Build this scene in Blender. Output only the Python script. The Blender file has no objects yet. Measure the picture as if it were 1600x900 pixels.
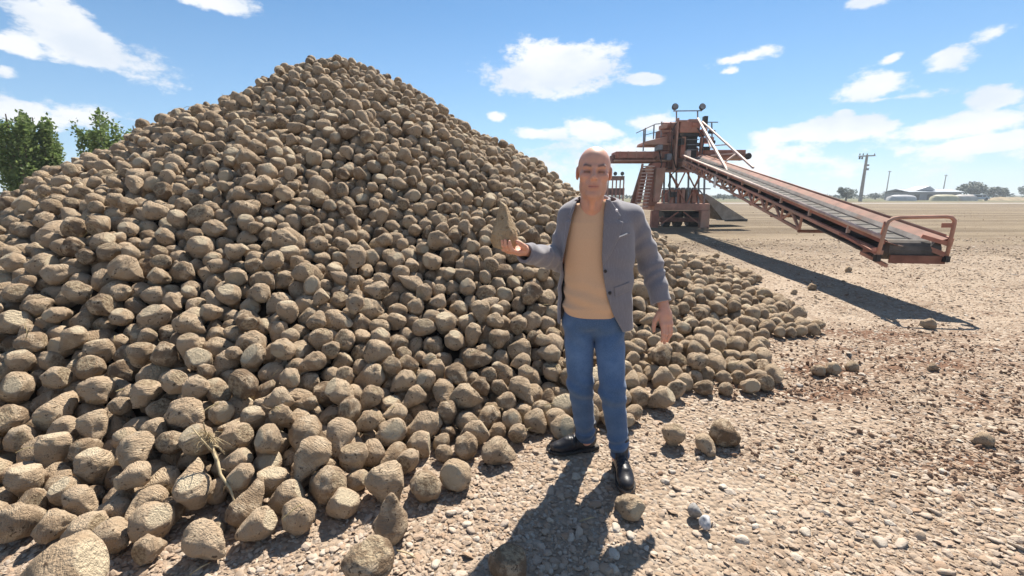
import bpy, bmesh, math, random
import numpy as np
from mathutils import Vector, Matrix, Quaternion, noise as mnoise

# ------------------------------------------------------------------ camera
CAM_H = 1.52
PITCH = math.radians(11.7)
FPX = 700.0                      # focal length in pixels of a 1600 px wide frame
SUN_AZ = math.radians(21.0)      # to the right of straight ahead
SUN_EL = math.radians(52.0)
scene = bpy.context.scene
cam_data = bpy.data.cameras.new("camera")
cam = bpy.data.objects.new("camera", cam_data)
scene.collection.objects.link(cam)
cam.location = (0, 0, CAM_H)
cam.rotation_euler = (math.pi / 2 - PITCH, 0, 0)
cam_data.sensor_width = 36.0
cam_data.lens = 36.0 * FPX / 1600.0
cam_data.clip_start = 0.05
cam_data.clip_end = 6000.0
scene.camera = cam

# ------------------------------------------------------------------ sky
world = bpy.data.worlds.new("World")
scene.world = world
world.use_nodes = True
CP, SP = math.cos(PITCH), math.sin(PITCH)


def ray(px, py):
    """direction of a photo pixel, scaled so that forward depth is per unit t"""
    r = (px - 800.0) / FPX
    d = (py - 450.0) / FPX
    return Vector((r, CP - d * SP, -(SP + d * CP)))


def at(px, py, Y):
    v = ray(px, py)
    return Vector((0, 0, CAM_H)) + v * (Y / v.y)


def gp(px, py, z=0.0):
    v = ray(px, py)
    return Vector((0, 0, CAM_H)) + v * ((z - CAM_H) / v.z)


def azel(px, py):
    v = ray(px, py).normalized()
    return math.atan2(v.x, v.y), math.asin(v.z)


def build_sky():
    nt = world.node_tree
    N, L = nt.nodes, nt.links
    N.clear()
    out = N.new('ShaderNodeOutputWorld')
    bg = N.new('ShaderNodeBackground')
    bg.inputs['Strength'].default_value = 0.063
    L.new(bg.outputs[0], out.inputs[0])
    sky = N.new('ShaderNodeTexSky')
    sky.sky_type = 'NISHITA'
    sky.sun_disc = False
    sky.sun_elevation = SUN_EL
    sky.sun_rotation = SUN_AZ
    sky.altitude = 900
    sky.air_density = 1.0
    sky.dust_density = 0.03
    sky.ozone_density = 5.0
    tc = N.new('ShaderNodeTexCoord')
    sep = N.new('ShaderNodeSeparateXYZ')
    L.new(tc.outputs['Generated'], sep.inputs[0])

    def math_(op, a, b=None, c=None, clamp=False):
        n = N.new('ShaderNodeMath')
        n.operation = op
        n.use_clamp = clamp
        for i, v in enumerate((a, b, c)):
            if v is None:
                continue
            if isinstance(v, (int, float)):
                n.inputs[i].default_value = v
            else:
                L.new(v, n.inputs[i])
        return n.outputs[0]

    az = math_('ARCTAN2', sep.outputs[0], sep.outputs[1])
    el = math_('ARCSINE', sep.outputs[2])
    comb = N.new('ShaderNodeCombineXYZ')
    L.new(az, comb.inputs[0])
    L.new(el, comb.inputs[1])
    # turbulence that frays every cloud
    nz = N.new('ShaderNodeTexNoise')
    nz.inputs['Scale'].default_value = 11.0
    nz.inputs['Detail'].default_value = 9.0
    nz.inputs['Roughness'].default_value = 0.64
    nz.inputs['Lacunarity'].default_value = 2.1
    mp = N.new('ShaderNodeMapping')
    mp.inputs['Scale'].default_value = (1.0, 1.9, 1.0)
    L.new(comb.outputs[0], mp.inputs[0])
    L.new(mp.outputs[0], nz.inputs['Vector'])
    # (photo x, y, half width, half height, tilt deg, density)
    blobs = [
        (150, 72, 120, 44, -24, 1.0), (100, 20, 60, 26, -30, .75), (22, 68, 42, 20, 0, .8), (8, 113, 30, 14, 0, .85),
        (345, 3, 58, 18, 0, .85), (862, 108, 112, 50, 4, 1.15), (885, 85, 50, 28, 0, 1.0), (1003, 122, 32, 10, 0, .9),
        (773, 183, 20, 10, 0, .9), (930, 207, 52, 24, 0, 1.0), (850, 209, 60, 12, 0, .8),
        (1150, 93, 60, 10, 6, .7), (1141, 110, 22, 10, 0, .8), (1360, 138, 68, 28, 5, 1.05), (1480, 92, 48, 22, 14, .8),
        (1555, 50, 48, 18, 20, .65), (1395, 91, 20, 9, 20, .65), (1345, 4, 52, 12, 0, .7), (1560, 155, 54, 22, 8, .9),
        (1300, 204, 160, 22, 2, 1.0), (1500, 194, 160, 24, 5, 1.0), (1400, 240, 260, 44, 3, .46), (1530, 226, 130, 18, 8, .95), (1240, 235, 90, 40, 0, .55),
        (1012, 192, 40, 18, 0, .85), (130, 182, 76, 22, 0, .82), (35, 170, 80, 30, 0, .72), (1320, 178, 22, 10, 0, .8),
        (860, 255, 110, 34, 0, .62), (980, 235, 110, 26, 0, .62), (1175, 258, 80, 34, 0, .58), (1380, 155, 90, 8, 2, .6)]
    acc = shade = None
    for (x, y, w, h, tilt, dens) in blobs:
        a0, e0 = azel(x, y)
        a1, _ = azel(x + w, y)
        _, e1 = azel(x, y - h)
        hw, hh = abs(a1 - a0), abs(e1 - e0)
        m = N.new('ShaderNodeMapping')
        m.vector_type = 'TEXTURE'
        m.inputs['Location'].default_value = (a0, e0, 0)
        m.inputs['Rotation'].default_value = (0, 0, math.radians(tilt))
        m.inputs['Scale'].default_value = (hw * 1.25, hh * 1.25, 1)
        L.new(comb.outputs[0], m.inputs[0])
        ln = N.new('ShaderNodeVectorMath')
        ln.operation = 'LENGTH'
        L.new(m.outputs[0], ln.inputs[0])
        v = math_('MULTIPLY_ADD', ln.outputs['Value'], -dens, dens)
        acc = v if acc is None else math_('MAXIMUM', acc, v)
    # the same kind of sky goes on round the rest of the horizon
    far = N.new('ShaderNodeTexNoise')
    far.inputs['Scale'].default_value = 3.2
    far.inputs['Detail'].default_value = 3.0
    L.new(mp.outputs[0], far.inputs['Vector'])
    side = math_('SUBTRACT', math_('ABSOLUTE', az), 0.95)
    side = math_('MULTIPLY', side, 6.0, clamp=True)
    fv = math_('MULTIPLY_ADD', far.outputs['Fac'], 3.4, -1.75)
    fv = math_('MULTIPLY_ADD', side, math_('ADD', fv, 2.0), -2.0)
    acc = math_('MAXIMUM', acc, fv)
    f = math_('MULTIPLY_ADD', nz.outputs['Fac'], 2.1, -1.17)
    f = math_('ADD', f, acc)
    mr = N.new('ShaderNodeMapRange')
    mr.interpolation_type = 'SMOOTHSTEP'
    mr.inputs['From Min'].default_value = 0.02
    mr.inputs['From Max'].default_value = 0.40
    L.new(f, mr.inputs['Value'])
    mask = math_('MULTIPLY', mr.outputs[0], 0.95)
    # thicker, slightly greyer bellies
    bel = N.new('ShaderNodeTexNoise')
    bel.inputs['Scale'].default_value = 7.0
    bel.inputs['Detail'].default_value = 5.0
    sh = N.new('ShaderNodeMapping')
    sh.inputs['Location'].default_value = (0.0, 0.35, 3.0)
    L.new(mp.outputs[0], sh.inputs[0])
    L.new(sh.outputs[0], bel.inputs['Vector'])
    cr = N.new('ShaderNodeValToRGB')
    cr.color_ramp.elements[0].position = 0.36
    cr.color_ramp.elements[0].color = (6.0, 6.5, 7.2, 1)
    cr.color_ramp.elements[1].position = 0.60
    cr.color_ramp.elements[1].color = (7.7, 7.8, 7.9, 1)
    L.new(bel.outputs['Fac'], cr.inputs[0])
    # thin milky veil low over the horizon
    veil = N.new('ShaderNodeMapRange')
    veil.inputs['From Min'].default_value = 0.0
    veil.inputs['From Max'].default_value = 0.34
    veil.inputs['To Min'].default_value = 0.50
    veil.inputs['To Max'].default_value = 0.0
    L.new(el, veil.inputs['Value'])
    hs = N.new('ShaderNodeHueSaturation')
    hs.inputs['Saturation'].default_value = 1.08
    hs.inputs['Hue'].default_value = 0.492
    L.new(sky.outputs[0], hs.inputs['Color'])
    mv = N.new('ShaderNodeMix')
    mv.data_type = 'RGBA'
    mv.inputs['B'].default_value = (3.0, 4.5, 6.6, 1)
    L.new(veil.outputs[0], mv.inputs['Factor'])
    L.new(hs.outputs[0], mv.inputs['A'])
    mx = N.new('ShaderNodeMix')
    mx.data_type = 'RGBA'
    L.new(mask, mx.inputs['Factor'])
    L.new(mv.outputs['Result'], mx.inputs['A'])
    L.new(cr.outputs[0], mx.inputs['B'])
    L.new(mx.outputs['Result'], bg.inputs['Color'])


build_sky()

# ------------------------------------------------------------------ sun
sun_data = bpy.data.lights.new("sun", 'SUN')
sun_data.energy = 5.0
sun_data.angle = math.radians(0.53)
sun_data.color = (1.0, 0.93, 0.82)
sun = bpy.data.objects.new("sun", sun_data)
scene.collection.objects.link(sun)
SUN_DIR = Vector((math.sin(SUN_AZ) * math.cos(SUN_EL), math.cos(SUN_AZ) * math.cos(SUN_EL), math.sin(SUN_EL)))
sun.rotation_euler = (-SUN_DIR).to_track_quat('-Z', 'Y').to_euler()
sun.location = SUN_DIR * 50

scene.view_settings.view_transform = 'Standard'
scene.view_settings.look = 'None'
scene.view_settings.gamma = 1.0
scene.view_settings.use_curve_mapping = False
scene.view_settings.exposure = 1.1
scene.render.engine = 'CYCLES'
scene.cycles.max_bounces = 6
scene.cycles.diffuse_bounces = 4
scene.cycles.glossy_bounces = 2

COL = scene.collection


# ------------------------------------------------------------------ helpers
def tag(o, label=None, cat=None, group=None, kind=None):
    if label: o["label"] = label
    if cat: o["category"] = cat
    if group: o["group"] = group
    if kind: o["kind"] = kind
    return o


def empty(name, loc=(0, 0, 0), rz=0.0):
    o = bpy.data.objects.new(name, None)
    o.empty_display_size = 0.2
    o.location = loc
    o.rotation_euler = (0, 0, rz)
    COL.objects.link(o)
    return o


def link(name, me, mat=None, parent=None, smooth=False):
    o = bpy.data.objects.new(name, me)
    if mat is not None and not me.materials:
        me.materials.append(mat)
    if smooth:
        me.polygons.foreach_set("use_smooth", [True] * len(me.polygons))
    COL.objects.link(o)
    if parent is not None:
        o.parent = parent
    return o


def mesh_from(name, verts, faces):
    me = bpy.data.meshes.new(name)
    me.from_pydata([tuple(v) for v in verts], [], [tuple(f) for f in faces])
    me.update()
    return me


def nodes_of(name):
    m = bpy.data.materials.new(name)
    m.use_nodes = True
    nt = m.node_tree
    return m, nt, nt.nodes, nt.links, nt.nodes['Principled BSDF']


def mixc(nt, fac, a, b):
    """colour mix; each input a socket or an rgb tuple"""
    n = nt.nodes.new('ShaderNodeMix')
    n.data_type = 'RGBA'
    for key, v in (('Factor', fac), ('A', a), ('B', b)):
        if hasattr(v, 'is_output'):
            nt.links.new(v, n.inputs[key])
        elif isinstance(v, (int, float)):
            n.inputs[key].default_value = v
        else:
            n.inputs[key].default_value = (*v, 1)
    return n.outputs['Result']


def noise_n(nt, vec, scale, detail=4, rough=.55):
    n = nt.nodes.new('ShaderNodeTexNoise')
    n.inputs['Scale'].default_value = scale
    n.inputs['Detail'].default_value = detail
    n.inputs['Roughness'].default_value = rough
    if vec is not None:
        nt.links.new(vec, n.inputs['Vector'])
    return n.outputs['Fac']


def ramp(nt, fac, lo, hi):
    n = nt.nodes.new('ShaderNodeMapRange')
    n.interpolation_type = 'SMOOTHSTEP'
    n.inputs['From Min'].default_value = lo
    n.inputs['From Max'].default_value = hi
    nt.links.new(fac, n.inputs['Value'])
    return n.outputs[0]


def bump(nt, height, strength, dist, bsdf):
    b = nt.nodes.new('ShaderNodeBump')
    b.inputs['Strength'].default_value = strength
    b.inputs['Distance'].default_value = dist
    nt.links.new(height, b.inputs['Height'])
    nt.links.new(b.outputs[0], bsdf.inputs['Normal'])
    return b


def plain_mat(name, col, rough=.7, metal=0.0, var=.25, scale=8.0, bump_s=.15, bump_d=.004, dirt=None, dirt_amt=.5, obj=True):
    """paint or cloth colour broken up by noise, with optional dirt patches"""
    m, nt, N, L, b = nodes_of(name)
    tc = N.new('ShaderNodeTexCoord')
    vec = tc.outputs['Object']
    n1 = noise_n(nt, vec, scale, 6, .6)
    dark = tuple(c * (1 - var) for c in col)
    lite = tuple(min(1, c * (1 + var)) for c in col)
    c = mixc(nt, ramp(nt, n1, .32, .68), dark, lite)
    if dirt:
        n2 = noise_n(nt, vec, scale * .37, 7, .68)
        d = ramp(nt, n2, .62 - dirt_amt * .25, .72)
        c = mixc(nt, d, c, dirt)
    L.new(c, b.inputs['Base Color'])
    b.inputs['Roughness'].default_value = rough
    b.inputs['Metallic'].default_value = metal
    b.inputs['Specular IOR Level'].default_value = .3
    bump(nt, noise_n(nt, vec, scale * 5, 4, .6), bump_s, bump_d, b)
    return m


class MB:
    """collects boxes, bars and tubes into one mesh"""

    def __init__(self):
        self.v, self.f = [], []

    def quadbox(self, c8):
        i = len(self.v)
        self.v += [tuple(p) for p in c8]
        for q in ((0, 3, 2, 1), (4, 5, 6, 7), (0, 1, 5, 4), (1, 2, 6, 5), (2, 3, 7, 6), (3, 0, 4, 7)):
            self.f.append(tuple(i + k for k in q))
        return self

    def box(self, lo, hi):
        x0, y0, z0 = lo
        x1, y1, z1 = hi
        return self.quadbox([(x0, y0, z0), (x1, y0, z0), (x1, y1, z0), (x0, y1, z0),
                             (x0, y0, z1), (x1, y0, z1), (x1, y1, z1), (x0, y1, z1)])

    def bar(self, a, b, w, h=None, up=Vector((0, 0, 1))):
        """rectangular bar from a to b: w across, h along up"""
        a, b = Vector(a), Vector(b)
        h = w if h is None else h
        d = (b - a).normalized()
        s = d.cross(up)
        if s.length < 1e-4:
            s = d.cross(Vector((0, 1, 0)))
        s.normalize()
        u = s.cross(d).normalized()
        s *= w / 2
        u *= h / 2
        return self.quadbox([a - s - u, a + s - u, b + s - u, b - s - u, a - s + u, a + s + u, b + s + u, b - s + u])

    def tube(self, pts, r, n=8, cap=True):
        pts = [Vector(p) for p in pts]
        rs = r if isinstance(r, (list, tuple)) else [r] * len(pts)
        base = len(self.v)
        d0 = (pts[1] - pts[0]).normalized()
        s = d0.orthogonal().normalized()
        for k, p in enumerate(pts):
            if k == 0: d = pts[1] - pts[0]
            elif k == len(pts) - 1: d = pts[-1] - pts[-2]
            else: d = (pts[k + 1] - pts[k]).normalized() + (pts[k] - pts[k - 1]).normalized()
            d.normalize()
            s = (s - d * s.dot(d)).normalized()
            u = d.cross(s)
            for j in range(n):
                t = 2 * math.pi * j / n
                self.v.append(tuple(p + (s * math.cos(t) + u * math.sin(t)) * rs[k]))
        for k in range(len(pts) - 1):
            for j in range(n):
                a = base + k * n + j
                b = base + k * n + (j + 1) % n
                self.f.append((a, b, b + n, a + n))
        if cap:
            self.f.append(tuple(base + j for j in range(n))[::-1])
            e = base + (len(pts) - 1) * n
            self.f.append(tuple(e + j for j in range(n)))
        return self

    def prism(self, poly, a, b):
        """polygon given as 3-D points swept by vector b-a (a ignored: poly is the near face)"""
        off = Vector(b) - Vector(a)
        i = len(self.v)
        n = len(poly)
        self.v += [tuple(Vector(p)) for p in poly] + [tuple(Vector(p) + off) for p in poly]
        self.f.append(tuple(i + k for k in range(n))[::-1])
        self.f.append(tuple(i + n + k for k in range(n)))
        for k in range(n):
            self.f.append((i + k, i + (k + 1) % n, i + n + (k + 1) % n, i + n + k))
        return self

    def build(self, name, mat, parent=None, smooth=False, origin=None):
        v = self.v
        if origin is not None:
            o = Vector(origin)
            v = [tuple(Vector(p) - o) for p in v]
        me = mesh_from(name, v, self.f)
        bm = bmesh.new()
        bm.from_mesh(me)
        bmesh.ops.recalc_face_normals(bm, faces=bm.faces)
        bm.to_mesh(me)
        bm.free()
        return link(name, me, mat, parent, smooth)


def instancer(name, mats_objs, pts, rots, scls, vids, keep_mesh=None, core_mat=None):
    """one object that scatters the given source meshes on points (geometry nodes)"""
    coll = bpy.data.collections.new(name + "_sources")
    for k, me in enumerate(mats_objs):
        o = bpy.data.objects.new("%s_source_%03d" % (name, k), me)
        coll.objects.link(o)
    nk = 0
    verts = [tuple(p) for p in pts]
    faces = []
    if keep_mesh is not None:
        kv, kf = keep_mesh
        nk = len(verts)
        faces = [tuple(i + nk for i in f) for f in kf]
        verts = verts + [tuple(v) for v in kv]
    me = bpy.data.meshes.new(name)
    me.from_pydata(verts, [], faces)
    if core_mat is not None:
        me.materials.append(core_mat)
    n = len(verts)
    npt = len(pts)

    def attr(nm, typ, arr, key):
        a = me.attributes.new(nm, typ, 'POINT')
        a.data.foreach_set(key, np.asarray(arr, dtype=np.float32 if typ != 'INT' else np.int32).ravel())

    def pad(a, w):
        a = np.asarray(a, dtype=float).reshape(npt, w)
        return np.vstack([a, np.zeros((n - npt, w))])
    attr('rot', 'FLOAT_VECTOR', pad(rots, 3), 'vector')
    attr('scl', 'FLOAT_VECTOR', pad(scls, 3), 'vector')
    attr('vid', 'INT', pad(vids, 1), 'value')
    attr('is_point', 'FLOAT', pad(np.ones(npt), 1), 'value')
    ob = bpy.data.objects.new(name, me)
    COL.objects.link(ob)
    ng = bpy.data.node_groups.new(name + "_scatter", 'GeometryNodeTree')
    ng.interface.new_socket('Geometry', in_out='INPUT', socket_type='NodeSocketGeometry')
    ng.interface.new_socket('Geometry', in_out='OUTPUT', socket_type='NodeSocketGeometry')
    N, L = ng.nodes, ng.links
    gi = N.new('NodeGroupInput')
    go = N.new('NodeGroupOutput')
    iop = N.new('GeometryNodeInstanceOnPoints')
    ci = N.new('GeometryNodeCollectionInfo')
    ci.inputs['Collection'].default_value = coll
    ci.inputs['Separate Children'].default_value = True
    ci.inputs['Reset Children'].default_value = True

    def na(nm, typ):
        a = N.new('GeometryNodeInputNamedAttribute')
        a.data_type = typ
        a.inputs['Name'].default_value = nm
        return a.outputs['Attribute']
    L.new(gi.outputs[0], iop.inputs['Points'])
    L.new(ci.outputs[0], iop.inputs['Instance'])
    iop.inputs['Pick Instance'].default_value = True
    L.new(na('vid', 'INT'), iop.inputs['Instance Index'])
    L.new(na('rot', 'FLOAT_VECTOR'), iop.inputs['Rotation'])
    L.new(na('scl', 'FLOAT_VECTOR'), iop.inputs['Scale'])
    cmp_ = N.new('FunctionNodeCompare')
    cmp_.operation = 'GREATER_THAN'
    L.new(na('is_point', 'FLOAT'), cmp_.inputs[0])
    cmp_.inputs[1].default_value = 0.5
    L.new(cmp_.outputs[0], iop.inputs['Selection'])
    jn = N.new('GeometryNodeJoinGeometry')
    L.new(iop.outputs[0], jn.inputs[0])
    if keep_mesh is not None:
        L.new(gi.outputs[0], jn.inputs[0])
    L.new(jn.outputs[0], go.inputs[0])
    md = ob.modifiers.new('scatter', 'NODES')
    md.node_group = ng
    return ob
# ------------------------------------------------------------------ ground
rng = np.random.default_rng(7)
random.seed(7)


def ground_z(x, y):
    """gentle unevenness of the yard, in metres; flat far away"""
    d = math.hypot(x, y)
    k = max(0.0, 1.0 - d / 40.0)
    z = 0.022 * mnoise.noise((x * .45, y * .45, 1.3)) + 0.012 * mnoise.noise((x * 1.6, y * 1.6, 5.1))
    # churned earth where the loader has turned, right of the heap
    c = math.exp(-(((x - 2.9) / 1.5) ** 2 + ((y - 3.9) / .55) ** 2)) + .8 * math.exp(-(((x - 4.0) / 1.1) ** 2 + ((y - 3.0) / .35) ** 2))
    z += c * 0.055 * (mnoise.noise((x * 5, y * 8, 2.2)) + .6 * mnoise.noise((x * 13, y * 15, 8.2)))
    return z * k


def ground_material():
    m, nt, N, L, b = nodes_of("gravelly_earth")
    geo = N.new('ShaderNodeNewGeometry')
    pos = geo.outputs['Position']
    sep = N.new('ShaderNodeSeparateXYZ')
    L.new(pos, sep.inputs[0])
    big = noise_n(nt, pos, .35, 6, .6)
    mid = noise_n(nt, pos, 2.3, 7, .65)
    fine = noise_n(nt, pos, 26, 6, .7)
    near = mixc(nt, ramp(nt, mid, .35, .65), (.25, .186, .136), (.355, .278, .21))
    near = mixc(nt, ramp(nt, fine, .45, .75), near, (.34, .265, .195))
    # red-brown damp patches
    near = mixc(nt, ramp(nt, noise_n(nt, pos, .9, 5, .6), .58, .72), near, (.17, .108, .072))
    mud = N.new('ShaderNodeAttribute')
    mud.attribute_name = 'mud'
    near = mixc(nt, mud.outputs['Fac'], near, (.155, .086, .054))
    # small chips of stone too fine to build
    vor = N.new('ShaderNodeTexVoronoi')
    vor.inputs['Scale'].default_value = 34
    L.new(pos, vor.inputs['Vector'])
    chips = N.new('ShaderNodeSeparateColor')
    L.new(vor.outputs['Color'], chips.inputs[0])
    near = mixc(nt, ramp(nt, chips.outputs[0], .70, .86), near, (.40, .33, .26))
    # far yard: dry pale earth drawn out in streaks along the vehicle tracks
    mp = N.new('ShaderNodeMapping')
    mp.inputs['Scale'].default_value = (.05, .42, 1)
    mp.inputs['Rotation'].default_value = (0, 0, .12)
    L.new(pos, mp.inputs[0])
    st = noise_n(nt, mp.outputs[0], 1.0, 7, .62)
    farc = mixc(nt, ramp(nt, st, .40, .58), (.14, .105, .068), (.215, .168, .112))
    farc = mixc(nt, ramp(nt, noise_n(nt, mp.outputs[0], 2.7, 5, .6), .60, .74), farc, (.32, .265, .20))
    farc = mixc(nt, ramp(nt, noise_n(nt, pos, 2.2, 8, .75), .52, .72), farc, (.13, .088, .056))
    mp2 = N.new('ShaderNodeMapping')
    mp2.inputs['Scale'].default_value = (.55, 1.5, 1)
    mp2.inputs['Rotation'].default_value = (0, 0, -.5)
    L.new(pos, mp2.inputs[0])
    ed = N.new('ShaderNodeMath')
    ed.operation = 'MULTIPLY_ADD'
    L.new(noise_n(nt, pos, .22, 5, .6), ed.inputs[0])
    ed.inputs[1].default_value = 14.0
    ed2 = N.new('ShaderNodeMath')
    ed2.operation = 'SUBTRACT'
    L.new(sep.outputs[1], ed.inputs[2])
    L.new(ed.outputs[0], ed2.inputs[0])
    ed2.inputs[1].default_value = 7.0
    edge = ed2.outputs[0]
    col = mixc(nt, ramp(nt, edge, 6.0, 19.0), near, farc)
    # scattered dark clods and ruts, seen small
    col = mixc(nt, ramp(nt, noise_n(nt, mp2.outputs[0], 1.0, 8, .72), .60, .70), col, (.12, .078, .05))
    # stubble and grass beyond the yard
    grass = mixc(nt, ramp(nt, noise_n(nt, mp.outputs[0], 1.6, 4, .6), .4, .6), (.15, .13, .07), (.10, .11, .05))
    col = mixc(nt, ramp(nt, sep.outputs[1], 95, 120), col, grass)
    L.new(col, b.inputs['Base Color'])
    b.inputs['Roughness'].default_value = .95
    b.inputs['Specular IOR Level'].default_value = .15
    add = N.new('ShaderNodeMath')
    add.operation = 'MULTIPLY_ADD'
    L.new(vor.outputs['Distance'], add.inputs[0])
    add.inputs[1].default_value = -1.2
    L.new(fine, add.inputs[2])
    bump(nt, add.outputs[0], .8, .02, b)
    return m


MAT_GROUND = ground_material()


def build_ground():
    xs = list(np.arange(-4.5, 9.5, .05))
    ys = list(np.arange(.6, 9.0, .05))
    xo = [-3000, -900, -300, -120, -60, -30, -16, -9, -6]
    xs = xo + xs + [10, 12, 16, 24, 40, 80, 160, 400, 1000, 3000]
    ys = [-3000, -600, -100, -30, -10, -4, -1, 0.2] + ys + [9.3, 10, 12, 15, 20, 30, 45, 60, 90, 140, 220, 400, 800, 1600, 4000]
    nx, ny = len(xs), len(ys)
    V = [(x, y, ground_z(x, y)) for y in ys for x in xs]
    F = [(j * nx + i, j * nx + i + 1, (j + 1) * nx + i + 1, (j + 1) * nx + i) for j in range(ny - 1) for i in range(nx - 1)]
    me = mesh_from("ground", V, F)
    mud = []
    for x, y, z in V:
        c = sum(math.exp(-(((x - a) / sx) ** 2 + ((y - b - .12 * math.sin(x * 2.1)) / sy) ** 2))
                for a, b, sx, sy in ((2.9, 3.9, 1.5, .35), (4.0, 3.0, 1.1, .22), (2.2, 3.35, .8, .16), (4.4, 4.7, 1.6, .35), (2.6, 2.45, .8, .12), (3.3, 2.15, 1.0, .10), (5.2, 3.7, 1.1, .25))) if 1 < y < 9 else 0
        mud.append(max(0.0, min(1.0, c * (.9 + 1.5 * mnoise.noise((x * 2.4, y * 3.4, 4.0))))))
    at_ = me.attributes.new('mud', 'FLOAT', 'POINT')
    at_.data.foreach_set('value', mud)
    o = link("ground", me, MAT_GROUND, smooth=True)
    tag(o, "stony tan dirt yard spreading to the horizon", "ground", kind="structure")


build_ground()


def stone_mesh(name, seed, subdiv, flat, mat):
    bm = bmesh.new()
    bmesh.ops.create_icosphere(bm, subdivisions=subdiv, radius=1.0)
    rr = random.Random(seed)
    planes = []
    for k in range(7):
        n = Vector((rr.gauss(0, 1), rr.gauss(0, 1), rr.gauss(0, .6))).normalized()
        planes.append((n, rr.uniform(.55, .9)))
    for v in bm.verts:
        p = v.co.normalized()
        r = 1.0
        for n, d in planes:
            k = p.dot(n)
            if k > 0: r = min(r, d / k)
        p = p * r
        p *= 1 + .10 * mnoise.noise(p * 1.7 + Vector((seed, 0, 0)))
        v.co = (p.x * 1.0, p.y * rr.uniform(.98, 1.02) * .78, p.z * flat)
    me = bpy.data.meshes.new(name)
    bm.to_mesh(me)
    bm.free()
    me.materials.append(mat)
    if subdiv > 1:
        me.polygons.foreach_set("use_smooth", [True] * len(me.polygons))
    return me


def stone_material(name, cols, bright=1.0):
    m, nt, N, L, b = nodes_of(name)
    oi = N.new('ShaderNodeObjectInfo')
    cr = N.new('ShaderNodeValToRGB')
    cr.color_ramp.interpolation = 'LINEAR'
    els = cr.color_ramp.elements
    for k, c in enumerate(cols):
        e = els[k] if k < 2 else els.new(0.5)
        e.position = k / (len(cols) - 1)
        e.color = (*[v * bright for v in c], 1)
    L.new(oi.outputs['Random'], cr.inputs[0])
    tc = N.new('ShaderNodeTexCoord')
    n = noise_n(nt, tc.outputs['Object'], 2.4, 5, .65)
    c = mixc(nt, ramp(nt, n, .42, .85), cr.outputs[0], (.33, .242, .172))
    L.new(c, b.inputs['Base Color'])
    b.inputs['Roughness'].default_value = .85
    b.inputs['Specular IOR Level'].default_value = .25
    bump(nt, noise_n(nt, tc.outputs['Object'], 7, 4, .6), .35, .05, b)
    return m


MAT_PEBBLE = stone_material("pebble_mix", [(.30, .218, .15), (.41, .318, .238), (.26, .178, .118), (.44, .37, .30), (.35, .235, .155), (.50, .44, .375), (.33, .248, .178), (.40, .295, .21), (.46, .395, .33)])
MAT_PALE = stone_material("pale_stone", [(.46, .40, .33), (.53, .47, .40), (.40, .34, .275), (.48, .405, .315)])
MAT_CLOD = stone_material("earth_clod", [(.18, .108, .07), (.23, .145, .096), (.205, .125, .082)])

HEAP_A = Vector((-3.12, 8.88, 0))
HEAP_R = 7.15


def clear_of_heap(x, y, m=0.0):
    return math.hypot(x - HEAP_A.x, y - HEAP_A.y) > HEAP_R + m


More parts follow.
